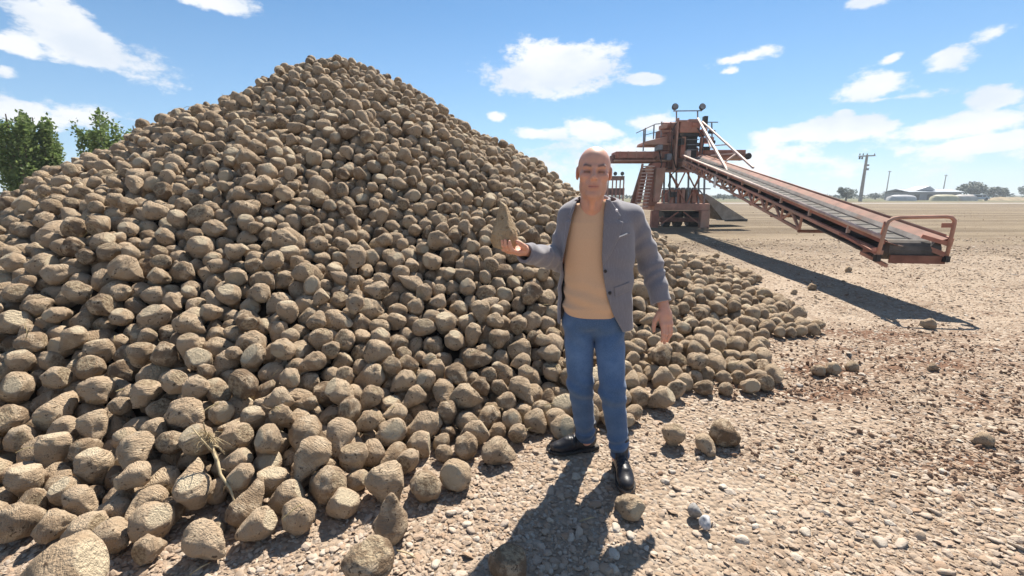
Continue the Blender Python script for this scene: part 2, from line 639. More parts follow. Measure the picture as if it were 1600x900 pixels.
def build_gravel():
    src = [stone_mesh("pebble", 20 + k, 2 if k < 3 else 1, .26 + .05 * (k % 4), MAT_PEBBLE) for k in range(9)]
    pts, rots, scl, vid = [], [], [], []
    # dense where the camera looks down on it, thinner with distance
    n = 150000
    Y = 1.0 + 15 * rng.random(n) ** 2.3
    X = (rng.random(n) * 2 - 1) * (Y * 1.28 + .5)
    size = np.clip(rng.lognormal(math.log(.0092), .52, n), .0045, .038)
    for x, y, s in zip(X, Y, size):
        if y > 5: s *= 1 + (y - 5) * .10
        if not clear_of_heap(x, y, -.7): continue
        # bare patches
        if any(abs(x - a) < sx and abs(y - b) < sy for a, b, sx, sy in ((2.9, 3.9, 1.3, .28), (4.0, 3.0, .9, .18), (4.4, 4.7, 1.3, .28))) and random.random() < .5: continue
        if mnoise.noise((x * .8, y * .8, 9.0)) < -.25 and random.random() < .6: continue
        pts.append((x, y, ground_z(x, y) + s * .12))
        rots.append((random.gauss(0, .28), random.gauss(0, .28), random.uniform(0, 6.3)))
        f = random.uniform(.75, 1.25)
        scl.append((s * f, s, s * random.uniform(.7, 1.2)))
        vid.append(random.randrange(9))
    o = instancer("gravel", src, pts, rots, scl, vid)
    tag(o, "small tan and pinkish pebbles covering the yard", "gravel", kind="stuff")
    # clods of turned earth
    src = [stone_mesh("clod", 60 + k, 2, .75, MAT_CLOD) for k in range(4)]
    pts, rots, scl, vid = [], [], [], []
    for k in range(6500):
        cx, cy, sx, sy = random.choice([(2.9, 3.9, 1.0, .38), (4.0, 3.0, .8, .22), (2.2, 3.35, .6, .2), (4.4, 4.7, 1.2, .35), (2.6, 2.45, .6, .14), (3.3, 2.15, .7, .12), (5.2, 3.7, .8, .25)])
        x, y = random.gauss(cx, sx), random.gauss(cy, sy)
        if y < 1.2 or not clear_of_heap(x, y, .1): continue
        s = min(.022, random.lognormvariate(math.log(.0072), .5))
        pts.append((x, y, ground_z(x, y) + s * .25))
        rots.append([random.uniform(0, 6.3) for _ in range(3)])
        scl.append((s * 1.3, s * 1.1, s * .7))
        vid.append(random.randrange(4))
    for k in range(2600):
        y = 6.5 + 40 * random.random() ** 2
        x = random.uniform(-.2, 1.25) * y
        if not clear_of_heap(x, y, .4) or (x < 3.5 and y < 17): continue
        if mnoise.noise((x * .25 + y * .1, y * .5, 3.0)) < -.05 and random.random() < .8: continue
        s = min(.035, random.lognormvariate(math.log(.008), .5)) * (1 + .035 * y)
        pts.append((x, y, ground_z(x, y) + s * .15))
        rots.append([random.uniform(0, 6.3) for _ in range(3)])
        scl.append((s, s * 1.2, s * .6))
        vid.append(random.randrange(4))
    o = instancer("soil_clods", src, pts, rots, scl, vid)
    tag(o, "crumbled red brown earth clods right of the heap", "soil", kind="stuff")
    # larger pale stones lie on the gravel one by one
    src = [stone_mesh("pale_stone", 90 + k, 3, .34 + .05 * (k % 3), MAT_PALE) for k in range(7)]
    named = {}
    spots = [(900, 745, .034), (705, 800, .03), (728, 800, .022), (1010, 855, .02), (1160, 840, .034), (1180, 820, .024), (1130, 760, .03),
             (1215, 700, .022), (985, 835, .026), (868, 722, .022), (960, 890, .03), (1330, 760, .02), (1390, 820, .03),
             (1375, 850, .036), (1245, 870, .028), (680, 880, .026), (640, 850, .02), (745, 745, .02), (1050, 735, .024),
             (1040, 750, .028), (1480, 770, .026), (1560, 800, .03), (1500, 690, .022), (1590, 720, .03), (1290, 640, .02),
             (1420, 640, .02), (190, 845, .03), (215, 860, .022), (310, 890, .02), (505, 860, .02), (170, 880, .022),
             (830, 760, .02), (745, 840, .02), (700, 860, .018), (1110, 850, .02), (1300, 850, .022), (1210, 800, .02), (1190, 745, .02)]
    k = 0
    lst = [(gp(x, y).x, gp(x, y).y, s) for x, y, s in spots]
    for _ in range(115):
        y = random.uniform(1.2, 6.5)
        x = random.uniform(-.3, 1) * y * 1.15
        if clear_of_heap(x, y, .25):
            lst.append((x, y, random.uniform(.016, .034)))
    for x, y, s in lst:
        o = bpy.data.objects.new("pale_stone", src[k % 7])
        COL.objects.link(o)
        o.location = (x, y, ground_z(x, y) + s * .2)
        o.rotation_euler = (random.gauss(0, .12), random.gauss(0, .12), random.uniform(0, 6.3))
        o.scale = (s, s, s * random.uniform(.8, 1.3))
        sx = 800 + FPX * x / (y * CP + CAM_H * SP)
        big = "broad" if s > .028 else "mid-sized" if s > .021 else "smallish"
        side = ("left of the upright beet" if sx < 560 else "left of the man's shadow" if sx < 740 else "in or beside the man's shadow" if sx < 1000 else
                "just right of the man" if sx < 1180 else "on the open gravel" if sx < 1400 else "near the right edge")
        dist = "close to the viewer" if y < 2.0 else "at the man's distance" if y < 3.0 else "beyond the man"
        named.setdefault("%s pale stone %s, %s" % (big, side, dist), []).append((sx, o))
        k += 1
    ordn = ["leftmost", "second", "third", "fourth", "fifth", "sixth", "seventh", "eighth", "ninth", "tenth", "eleventh", "twelfth", "thirteenth", "fourteenth", "fifteenth", "sixteenth", "seventeenth", "eighteenth"]
    for lab, grp in named.items():
        grp.sort(key=lambda t: t[0])
        for i, (_, o) in enumerate(grp):
            e = "" if len(grp) == 1 or len(grp) > 18 else ", rightmost" if i == len(grp) - 1 else ", %s from left" % ordn[i] if i else ", leftmost"
            tag(o, lab + e, "stone", "pale stones on the gravel")


build_gravel()
# ------------------------------------------------------------------ sugar beets
def beet_material(name, warm=False):
    m, nt, N, L, b = nodes_of(name)
    oi = N.new('ShaderNodeObjectInfo')
    tc = N.new('ShaderNodeTexCoord')
    comb = N.new('ShaderNodeVectorMath')
    comb.operation = 'MULTIPLY_ADD'
    comb.inputs[1].default_value = (1, 1, 1)
    rnd = N.new('ShaderNodeCombineXYZ')
    mul = N.new('ShaderNodeMath')
    mul.operation = 'MULTIPLY'
    mul.inputs[1].default_value = 37.0
    L.new(oi.outputs['Random'], mul.inputs[0])
    L.new(mul.outputs[0], rnd.inputs[0])
    L.new(mul.outputs[0], rnd.inputs[1])
    L.new(tc.outputs['Object'], comb.inputs[0])
    L.new(rnd.outputs[0], comb.inputs[2])
    vec = comb.outputs[0]
    cr = N.new('ShaderNodeValToRGB')
    els = cr.color_ramp.elements
    cols = [(.40, .288, .19), (.62, .468, .325), (.225, .155, .10), (.66, .505, .355), (.33, .232, .15), (.56, .385, .26), (.27, .188, .122), (.50, .375, .255)]
    for k, c in enumerate(cols):
        e = els[k] if k < 2 else els.new(.5)
        e.position = k / (len(cols) - 1)
        e.color = (*c, 1)
    L.new(oi.outputs['Random'], cr.inputs[0])
    # dried mud lies on the skin in patches: darker where damp; the pale dust also paints in sunlit contrast
    n1 = noise_n(nt, vec, 1.3, 6, .62)
    n2 = noise_n(nt, vec, 2.6, 7, .68)
    n3 = noise_n(nt, vec, 11.0, 4, .6)
    c = mixc(nt, ramp(nt, n1, .46, .62), cr.outputs[0], (.68, .54, .385))
    c = mixc(nt, ramp(nt, n2, .57, .66), c, (.15, .103, .067))
    c = mixc(nt, ramp(nt, n3, .62, .76), c, (.185, .13, .086))
    # fine rings and grooves round the root
    mp = N.new('ShaderNodeMapping')
    mp.inputs['Scale'].default_value = (1.2, 1.2, 7.5)
    L.new(vec, mp.inputs[0])
    rings = noise_n(nt, mp.outputs[0], 1.6, 5, .6)
    c = mixc(nt, ramp(nt, rings, .60, .78), c, (.245, .178, .118))
    at_ = N.new('ShaderNodeAttribute')
    at_.attribute_name = 'cut'
    cutc = mixc(nt, ramp(nt, noise_n(nt, vec, 4.5, 5, .65), .36, .64), (.56, .45, .31), (.27, .195, .128))
    fresh = ramp(nt, oi.outputs['Random'], .50, .56)
    cutc = mixc(nt, fresh, cutc, (.70, .585, .42))
    c = mixc(nt, at_.outputs['Fac'], c, cutc)
    if warm:
        c = mixc(nt, .32, c, (.50, .33, .15))
    hsv = N.new('ShaderNodeHueSaturation')
    hsv.inputs['Value'].default_value = 0.9 if warm else .79
    hsv.inputs['Saturation'].default_value = 1.04
    L.new(c, hsv.inputs['Color'])
    L.new(hsv.outputs[0], b.inputs['Base Color'])
    b.inputs['Roughness'].default_value = .92
    b.inputs['Specular IOR Level'].default_value = .18
    ad = N.new('ShaderNodeMath')
    ad.operation = 'ADD'
    L.new(n2, ad.inputs[0])
    L.new(rings, ad.inputs[1])
    ad2 = N.new('ShaderNodeMath')
    ad2.operation = 'MULTIPLY_ADD'
    L.new(n3, ad2.inputs[0])
    ad2.inputs[1].default_value = .7
    L.new(ad.outputs[0], ad2.inputs[2])
    bump(nt, ad2.outputs[0], .65, .10, b)
    return m


MAT_BEET = beet_material("muddy_beet_skin")


def beet_mesh(seed, subdiv=4, mat=None, style=None):
    """unit sugar beet: crown towards +Z (shoulder radius 1), tapering root towards -Z"""
    rr = random.Random(seed * 13 + 5)
    bm = bmesh.new()
    bmesh.ops.create_icosphere(bm, subdivisions=subdiv, radius=1.0)
    tail = rr.uniform(1.4, 2.1)
    taper = rr.uniform(.28, .66)
    sq = rr.uniform(.86, 1.0)
    crown_h = rr.uniform(.62, .95)
    ct = Vector((rr.gauss(0, .28), rr.gauss(0, .28), 1)).normalized()
    tail_cut = rr.uniform(.62, .98) if rr.random() < .7 else 1.3
    tt = Vector((rr.gauss(0, .35), rr.gauss(0, .35), -1)).normalized()
    bend = (rr.gauss(0, .10), rr.gauss(0, .10))
    ga = rr.uniform(0, 6.3)
    fac = []
    if style == 'held':
        tail, taper, sq, crown_h, tail_cut, ct = 1.7, .46, .90, .62, .74, Vector((.05, 0, 1)).normalized()
    for k in range(0 if style == 'held' else rr.choice((3, 4, 5))):
        n = Vector((rr.gauss(0, 1), rr.gauss(0, 1), rr.gauss(0, .8))).normalized()
        fac.append((n, rr.uniform(.76, .97)))
    off = Vector((seed * 3.1, seed * 1.7, 0))
    cutv = []
    for v in bm.verts:
        n = v.co.normalized()
        z = n.z
        rad = math.sqrt(max(0, 1 - z * z))
        if z < 0:
            prof = (1 - taper * (-z) ** .9)
            p = Vector((n.x * prof, n.y * prof * sq, z * tail))
        else:
            p = Vector((n.x, n.y * sq, z * 1.02))
        a = math.atan2(n.y, n.x)
        lump = 0.15 * mnoise.noise(p * .9 + off) + .10 * mnoise.noise(p * 2.1 + off) + .035 * mnoise.noise(p * 4.7 + off) + .016 * mnoise.noise(p * 10 + off)
        # the two root furrows
        fur = 0
        for g in (ga, ga + math.pi):
            da = (a - g - .35 * z + math.pi) % (2 * math.pi) - math.pi
            fur += math.exp(-(da / .26) ** 2)
        lump -= .09 * fur * max(0, min(1, .6 - z)) * rad
        # rings of dry skin
        lump += .012 * math.sin(z * 16 + 3 * mnoise.noise(p * 1.3 + off)) * rad
        p += n * lump
        for fn, fd in fac:
            k = p.dot(fn)
            if k > fd:
                p -= fn * (k - fd) * .68
        k = p.dot(ct)
        c = 0.0
        if k > crown_h:
            p -= ct * (k - crown_h) * .85
            c = min(1, (k - crown_h) / .07)
        k = p.dot(tt)
        lim = tail_cut * tail
        if k > lim:
            p -= tt * (k - lim) * .9
            c = max(c, min(1, (k - lim) / .06) * .8)
        if p.z < 0:
            p.x += bend[0] * p.z * p.z
            p.y += bend[1] * p.z * p.z
        v.co = p
        cutv.append(c)
    me = bpy.data.meshes.new("sugar_beet")
    bm.to_mesh(me)
    bm.free()
    at_ = me.attributes.new('cut', 'FLOAT', 'POINT')
    at_.data.foreach_set('value', cutv)
    me.materials.append(mat or MAT_BEET)
    me.polygons.foreach_set("use_smooth", [True] * len(me.polygons))
    return me


NVAR = 22
BEETS_HI = [beet_mesh(k, 4) for k in range(NVAR)]
BEETS_LO = [beet_mesh(k, 3) for k in range(NVAR)]
SLOPE = .602
CONES = [(-3.15, 8.88, 4.27), (-2.75, 9.4, 4.02), (-2.05, 10.6, 3.64), (-1.3, 12.6, 3.30), (-.6, 14.6, 3.0), (.2, 16.4, 2.75)]


def heap_h(X, Y):
    H = np.full(np.shape(X), -9.0)
    for cx, cy, h in CONES:
        r = np.sqrt((X - cx) ** 2 + (Y - cy) ** 2 + .13)
        d = h - SLOPE * r
        # the toe flattens out
        d = np.where(d < .36, .36 - (.36 - d) * np.interp(X, [.6, 2.0], [.77, .60]), d)
        H = np.maximum(H, d)
    H = H + .07 * np.sin(X * 1.7 + 1) * np.sin(Y * 1.3 + 2) + .045 * np.sin(X * 3.1 + Y * 2.3 + 1.5 * np.sin(Y * 1.1))
    return H


def settle_beets():
    rg = np.random.default_rng(21)
    cell = .1165
    gx, gy = np.meshgrid(np.arange(-13, 8.5, cell), np.arange(.8, 20, cell))
    X = (gx + rg.uniform(-.5, .5, gx.shape) * cell).ravel()
    Y = (gy + rg.uniform(-.5, .5, gy.shape) * cell).ravel()
    H = heap_h(X, Y)
    e = .05
    nx = -(heap_h(X + e, Y) - heap_h(X - e, Y)) / (2 * e)
    ny = -(heap_h(X, Y + e) - heap_h(X, Y - e)) / (2 * e)
    nz = np.ones_like(nx)
    ln = np.sqrt(nx * nx + ny * ny + 1)
    nx, ny, nz = nx / ln, ny / ln, nz / ln
    vx, vy, vz = -X, -Y, CAM_H - H
    vl = np.sqrt(vx * vx + vy * vy + vz * vz)
    face = (nx * vx + ny * vy + nz * vz) / vl
    keep = (H > -.02) & (face > -.24) & (np.abs(np.arctan2(X, Y)) < 1.35) & (Y < 19)
    # thin out where the layer is shallow
    keep &= rg.random(X.shape) < np.clip((H + .12) / .22, .16, 1)
    X, Y, H = X[keep], Y[keep], H[keep]
    n = len(X)
    R = np.clip(rg.normal(.0745, .0115, n), .048, .100)
    lift = rg.random(n)
    core = np.maximum(H - .28, 0)
    Z = core + R + lift * np.minimum(.28, np.maximum(H, 0))
    d = rg.normal(0, 1, (n, 3))
    d[:, 2] *= .6
    d /= np.linalg.norm(d, axis=1)[:, None]
    L = R * rg.uniform(.9, 1.15, n)
    P = np.empty((2 * n, 3))
    P[0::2] = np.stack([X, Y, Z], 1)
    P[1::2] = P[0::2] - d * L[:, None]
    RAD = np.empty(2 * n)
    RAD[0::2] = R
    RAD[1::2] = R * .66
    own = np.repeat(np.arange(n), 2)
    w = np.empty(2 * n)
    w[0::2] = 1 / R ** 3
    w[1::2] = 1 / (.5 * R ** 3)

    def pairs():
        cs = .22
        c = np.floor(P / cs).astype(np.int64) + 200
        key = (c[:, 0] * 1000 + c[:, 1]) * 1000 + c[:, 2]
        order = np.argsort(key, kind='stable')
        sk = key[order]
        out_i, out_j = [], []
        offs = [(a, b, e_) for a in (-1, 0, 1) for b in (-1, 0, 1) for e_ in (-1, 0, 1)]
        offs = [o for o in offs if o >= (0, 0, 0)]
        for o in offs:
            k2 = key + (o[0] * 1000 + o[1]) * 1000 + o[2]
            lo = np.searchsorted(sk, k2, 'left')
            hi = np.searchsorted(sk, k2, 'right')
            cnt = hi - lo
            if cnt.sum() == 0: continue
            i = np.repeat(np.arange(len(P)), cnt)
            st = np.repeat(lo, cnt)
            within = np.arange(cnt.sum()) - np.repeat(np.cumsum(cnt) - cnt, cnt)
            j = order[st + within]
            ok = own[i] != own[j]
            if o == (0, 0, 0): ok &= i < j
            i, j = i[ok], j[ok]
            dd = np.linalg.norm(P[i] - P[j], axis=1)
            ok = dd < RAD[i] + RAD[j] + .05
            out_i.append(i[ok])
            out_j.append(j[ok])
        return np.concatenate(out_i), np.concatenate(out_j)

    def corenormal(x, y):
        e = .08
        a = -(heap_h(x + e, y) - heap_h(x - e, y)) / (2 * e)
        b = -(heap_h(x, y + e) - heap_h(x, y - e)) / (2 * e)
        l = np.sqrt(a * a + b * b + 1)
        return np.stack([a / l, b / l, 1 / l], 1)

    NRM = corenormal(P[:, 0], P[:, 1])
    # gravity, with the slope's friction taken out
    G = NRM * .8 + np.array([0, 0, .35])
    IT = 90
    for it in range(IT):
        if it % 9 == 0:
            I, J = pairs()
        pull = .007 if it < IT - 25 else .0015
        P -= G * pull
        for sub in range(2):
            dv = P[I] - P[J]
            dist = np.linalg.norm(dv, axis=1) + 1e-9
            ov = (RAD[I] + RAD[J]) * .985 - dist
            m = ov > 0
            i, j, dvm, ovm, dm = I[m], J[m], dv[m], ov[m], dist[m]
            wi, wj = w[i], w[j]
            corr = dvm / dm[:, None] * (ovm * .42 / (wi + wj))[:, None]
            for ax in range(3):
                P[:, ax] += np.bincount(i, corr[:, ax] * wi, len(P)) - np.bincount(j, corr[:, ax] * wj, len(P))
            h, t = P[0::2], P[1::2]
            dv = h - t
            dl = np.linalg.norm(dv, axis=1) + 1e-9
            cc = dv / dl[:, None] * ((dl - L) * .5)[:, None]
            P[0::2] -= cc * .8
            P[1::2] += cc * 1.2
            co = np.maximum(heap_h(P[:, 0], P[:, 1]) - .28, -1)
            sd = (P[:, 2] - co) * NRM[:, 2] - RAD
            push = np.where((sd < 0) & (co > 0), -sd, 0)
            P += NRM * push[:, None]
            P[:, 2] = np.maximum(P[:, 2], RAD * .93)
    h, t = P[0::2], P[1::2]
    ax = h - t
    ax /= np.linalg.norm(ax, axis=1)[:, None]
    return h.copy(), ax, R


def screen(p):
    """world -> (photo x, photo y, depth)"""
    x, y, z = p[..., 0], p[..., 1], p[..., 2] - CAM_H
    dep = y * CP - z * SP
    up = y * SP + z * CP
    return 800 + FPX * x / dep, 450 - FPX * up / dep, dep


def beet_quat(axis, spin):
    q = Vector((0, 0, 1)).rotation_difference(Vector(axis))
    return q @ Quaternion((0, 0, 1), spin)


def describe(sx, sy, axis, R, pos, low):
    """what one could see of this beet in the picture"""
    view = (Vector((0, 0, CAM_H)) - Vector(pos)).normalized()
    a = Vector(axis)
    k = a.dot(view)
    if k > .72: look = "crown facing viewer"
    elif k < -.72: look = "root facing viewer"
    else:
        dx, dz = -a.x, -a.z
        if abs(dx) > abs(dz): look = "root pointing %s" % ("right" if dx > 0 else "left")
        else: look = "root pointing %s" % ("up" if dz > 0 else "down")
    size = "big" if R > .088 else ("small" if R < .068 else "medium")
    side = ("far left" if sx < 160 else "left of dry stalk" if sx < 320 else "right of dry stalk" if sx < 470 else "mid heap" if sx < 600 else
            "left of man" if sx < 740 else "beside man's legs" if sx < 900 else "behind man" if sx < 1010 else "right of man")
    row = "lowest rows" if low < .22 else ("low on heap" if low < .6 else "higher on heap")
    return "%s beet, %s, %s %s" % (size, look, row, side)


def lone_beet(px, py, width, axis, var=None, label="", z=None, name="sugar_beet", group="loose beets on the gravel", mat=None, spin=None):
    """a beet lying on the ground: photo position of its middle, its width in photo pixels, crown direction"""
    a = Vector(axis).normalized()
    g = gp(px, py, .0)
    t = (g.y) / ray(px, py).y
    R = width / FPX * t / 2.05
    k = random.randrange(NVAR) if var is None else var
    me = BEETS_HI[k]
    o = bpy.data.objects.new(name, me)
    COL.objects.link(o)
    o.scale = (R, R, R)
    q = beet_quat(a, random.uniform(0, 6.3) if spin is None else spin)
    o.rotation_mode = 'QUATERNION'
    o.rotation_quaternion = q
    co = np.empty(len(me.vertices) * 3, dtype=np.float32)
    me.vertices.foreach_get('co', co)
    M = np.array(q.to_matrix()) * R
    W = co.reshape(-1, 3) @ M.T
    lo, hi = W[:, 2].min(), W[:, 2].max()
    zc = -lo - .010
    # photo y is the middle of the silhouette
    g = gp(px, py, (hi - lo) * .5)
    o.location = (g.x - (W[:, 0].min() + W[:, 0].max()) / 2, g.y - (W[:, 1].min() + W[:, 1].max()) / 2, zc + ground_z(g.x, g.y))
    tag(o, label, "sugar beet", group)
    LONE.append((o.location.x, o.location.y, R))
    return o


LONE = []


def build_loose():
    L = lone_beet
    L(98, 884, 100, (.8, .2, .25), 3, "muddy sugar beet lying alone at the bottom left corner")
    L(576, 886, 74, (.1, -.3, 1), 5, "sunlit sugar beet cut off by the bottom edge, left of the man's shadow")
    L(793, 880, 62, (.15, .25, 1), 7, "dull sugar beet lying inside the man's shadow at the bottom edge")
    L(985, 784, 42, (.5, -.75, .35), 2, "smooth sugar beet right in front of the man's boot toe")
    L(608, 803, 56, (.05, -.25, -1), 9, "pear-shaped sugar beet standing on the gravel with its narrow root end up")
    L(601, 748, 58, (-.1, .3, 1), 11, "tall wrinkled sugar beet just behind the upright pear-shaped one")
    L(665, 752, 50, (.3, -.8, .4), 13, "round sugar beet on the gravel, left of a touching pair")
    L(712, 736, 48, (-.25, -.8, .5), 15, "round sugar beet on the gravel, right of a touching pair")
    L(780, 700, 46, (-.7, .3, .5), 17, "cone-shaped sugar beet with its root end pointing at the man's shoe")
    L(879, 668, 40, (.3, -.5, .7), 1, "rough pale sugar beet right behind the man's black shoe")
    L(1053, 676, 36, (.1, -.2, 1), 4, "upright brown sugar beet on open gravel, left of three near the man's leg")
    L(1103, 691, 32, (-.2, .8, .35), 6, "sugar beet with a white broken root end, middle of three on open gravel")
    L(1131, 673, 44, (-.8, .3, .5), 8, "long sugar beet, right of three on open gravel near the man's leg")
    L(1034, 620, 36, (.75, -.35, .4), 10, "lumpy two-headed looking sugar beet below the man's hanging hand")
    L(1278, 578, 20, (.2, -.9, .3), 12, "left one of two small beets touching each other out on the gravel")
    L(1298, 577, 22, (-.2, -.9, .3), 14, "right one of two small beets touching each other out on the gravel")
    L(1190, 571, 18, (.9, -.3, .2), 16, "small beet lying alone between the heap's foot and the touching pair")
    L(1245, 488, 28, (.9, .3, .3), 18, "beet that has rolled a little off the right foot of the heap")
    L(1133, 607, 22, (.2, -.8, .5), 19, "small round beet in front of the heap's right foot")
    L(1100, 606, 26, (.7, -.5, .3), 20, "tilted beet in front of the heap's right foot, left of the round one")
    L(1331, 569, 18, (.9, .1, .2), 21, "dark clod-like beet right of the touching pair")
    L(1537, 685, 24, (.7, -.4, .3), 0, "lone beet far out on the gravel at the right edge")
    L(1268, 447, 12, (.8, .2, .3), 1, "lone beet at the near edge of the conveyor's long shadow")
    L(1325, 420, 10, (.8, .2, .3), 2, "tiny lone beet on pale earth in front of the conveyor")
    L(1453, 504, 18, (.9, -.2, .2), 3, "lone beet beside the tip of the conveyor's shadow")
    L(1163, 424, 12, (.8, .2, .3), 5, "small beet off the heap, near the start of the conveyor's shadow")
    L(1240, 455, 9, (.8, .2, .3), 6, "tiny beet left of the lone one by the conveyor's shadow")
    L(1458, 572, 14, (.8, .2, .3), 8, "small pale beet lying beyond the touching pair, towards the right")
    L(1118, 398, 9, (.8, .2, .3), 9, "tiny beet on the bare earth between the heap and the machine")
    L(336, 822, 26, (.9, -.1, .25), 4, "small orange broken beet piece below the hanging dry stalk")
    # two grey stones in front of the man
    for (px, py, s, lab) in ((1086, 800, .045, "dark grey stone standing against a paler one, right of the boot"),
                             (1103, 818, .040, "pale bluish stone leaning on the dark grey one, right of the boot")):
        me = stone_mesh("grey_stone", px, 3, .7, plain_mat("grey_stone_%d" % px, (.23, .22, .21) if px < 1100 else (.42, .42, .43), .8, var=.25, scale=3))
        o = link("grey_stone", me)
        g = gp(px, py, .02)
        o.location = (g.x, g.y, .025)
        o.scale = (s * .8, s, s * 1.2)
        o.rotation_euler = (.3, .5, px)
        tag(o, lab, "stone")


def build_heap():
    pos, axis, R = settle_beets()
    n = len(pos)
    rr = random.Random(5)
    build_loose()
    lo = np.array([(a, b) for a, b, _ in LONE])
    lr = np.array([c for *_, c in LONE])
    # keep clear of the hand-placed ones and of the man's feet
    ok = np.ones(n, bool)
    for k in range(n):
        if pos[k, 2] < .35:
            d = np.hypot(lo[:, 0] - pos[k, 0], lo[:, 1] - pos[k, 1])
            if (d < (lr + R[k]) * 1.02).any(): ok[k] = False
            if pos[k, 1] < 2.62 and pos[k, 0] > .12: ok[k] = False
            s = screen(pos[k])
            if s[1] > 620 and s[0] > 600 and s[1] > 925 - .30 * (s[0]): ok[k] = ok[k] and s[1] < 1e9
    pos, axis, R = pos[ok], axis[ok], R[ok]
    n = len(pos)
    # which 300 show largest: splat discs into a small depth buffer
    W_, H_ = 800, 450
    sx, sy, dep = screen(pos)
    buf = np.full((H_, W_), 1e9)
    idb = np.full((H_, W_), -1)
    for k in np.argsort(-dep):
        if dep[k] < .3: continue
        r = FPX * R[k] * 1.05 / dep[k] / 2
        x, y = sx[k] / 2, sy[k] / 2
        x0, x1, y0, y1 = int(max(0, x - r)), int(min(W_, x + r + 1)), int(max(0, y - r)), int(min(H_, y + r + 1))
        if x0 >= x1 or y0 >= y1: continue
        yy, xx = np.mgrid[y0:y1, x0:x1]
        m = (xx - x) ** 2 + (yy - y) ** 2 < r * r
        dd = dep[k] - np.sqrt(np.maximum(0, 1 - ((xx - x) ** 2 + (yy - y) ** 2) / (r * r))) * R[k]
        m &= dd < buf[y0:y1, x0:x1]
        buf[y0:y1, x0:x1][m] = dd[m]
        idb[y0:y1, x0:x1][m] = k
    idb[115:375, 440:495] = -1      # the man stands in front of these
    cnt = np.bincount(idb[idb >= 0].ravel(), minlength=n)
    big = set(np.argsort(-cnt)[:300 - len(LONE)].tolist())
    spins = [rr.uniform(0, 6.3) for _ in range(n)]
    var = [rr.randrange(NVAR) for _ in range(n)]
    shift = .12                      # mesh shoulder sits a little above the head sphere's centre
    named = {}
    pts, rots, scl, vid = [], [], [], []
    for k in range(n):
        q = beet_quat(axis[k], spins[k])
        r = R[k] * 1.0
        p = Vector(pos[k])
        st = (1 + rr.uniform(-.12, .10), 1 + rr.uniform(-.12, .10), rr.uniform(.86, 1.14))
        sc = (r * st[0], r * st[1], r * st[2])
        if k in big:
            o = bpy.data.objects.new("sugar_beet", BEETS_HI[var[k]])
            COL.objects.link(o)
            o.rotation_mode = 'QUATERNION'
            o.rotation_quaternion = q
            o.location = p
            o.scale = sc
            named.setdefault(describe(sx[k], sy[k], axis[k], R[k], pos[k], pos[k, 2]), []).append((sx[k], o))
        else:
            pts.append(p)
            rots.append(q.to_euler('XYZ'))
            scl.append(sc)
            vid.append(var[k])
    ordn = ["leftmost", "second", "third", "fourth", "fifth", "sixth", "seventh", "eighth", "ninth", "tenth", "eleventh", "twelfth", "thirteenth", "fourteenth", "fifteenth", "sixteenth", "seventeenth", "eighteenth"]
    cntw = ["", "", "two", "three", "four", "five", "six", "seven", "eight", "nine", "ten", "eleven", "twelve", "thirteen", "fourteen", "fifteen", "sixteen", "seventeen", "eighteen"]
    for lab, lst in named.items():
        lst.sort(key=lambda t: t[0])
        for i, (_, o) in enumerate(lst):
            l = lab
            if 1 < len(lst) <= 18:
                l = "%s, %s of %s" % (lab, "rightmost" if i == len(lst) - 1 else ordn[i], cntw[len(lst)])
            tag(o, l, "sugar beet", "beets on the near face of the heap")
    # solid inside of the heap, never seen between the beets except as dark gaps
    V, F = [], []
    NA, NR = 72, 26
    gx = np.linspace(-14, 8, 90)
    gy = np.linspace(.8, 24, 95)
    XX, YY = np.meshgrid(gx, gy)
    HH = heap_h(XX, YY) - .26
    V = [(x, y, z if z > -.05 else -.05) for x, y, z in zip(XX.ravel(), YY.ravel(), HH.ravel())]
    for j in range(len(gy) - 1):
        for i in range(len(gx) - 1):
            a = j * len(gx) + i
            q = (a, a + 1, a + 1 + len(gx), a + len(gx))
            if max(V[t][2] for t in q) > -.049: F.append(q)
    core = plain_mat("gap_shade_core", (.04, .028, .019), .95, scale=6)  # near-black colour stands in for the shade in the gaps
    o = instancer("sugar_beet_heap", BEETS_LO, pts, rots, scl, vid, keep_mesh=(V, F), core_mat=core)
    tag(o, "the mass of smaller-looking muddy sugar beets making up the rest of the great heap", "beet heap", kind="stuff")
    # torn leaf ribs and straws caught between the beets
    m_scrap = plain_mat("dry_leaf_scrap", (.30, .24, .125), .9, var=.4, scale=20)
    src = []
    for k in range(5):
        mb = MB()
        a = rr.uniform(.3, 1.1)
        mb.tube([(-1, 0, 0), (-.3, .12 * a, .18 * a), (.3, .1, .2 * a), (1, -.2 * a, -.05)], [.035, .06, .05, .015], 5)
        if k % 2: mb.tube([(.2, .08, .17 * a), (.7, .4 * a, .1)], [.04, .012], 4)
        me = mesh_from("leaf_scrap", mb.v, mb.f)
        me.materials.append(m_scrap)
        src.append(me)
    sp, sr, ss, sv = [], [], [], []
    for k in range(n):
        if rr.random() > .055: continue
        sp.append((pos[k, 0] + rr.gauss(0, .03), pos[k, 1] - R[k] * .62, pos[k, 2] + R[k] * .80))
        sr.append((rr.gauss(.5, .4), rr.gauss(0, .4), rr.uniform(0, 6.3)))
        q = rr.uniform(.03, .065)
        ss.append((q, q, q))
        sv.append(rr.randrange(5))
    sc = instancer("leaf_scraps", src, sp, sr, ss, sv)
    tag(sc, "bits of dry straw and torn leaf ribs caught among the heaped beets", "plant scraps", kind="stuff")
    print("beets", n, "stuff", len(pts))


build_heap()
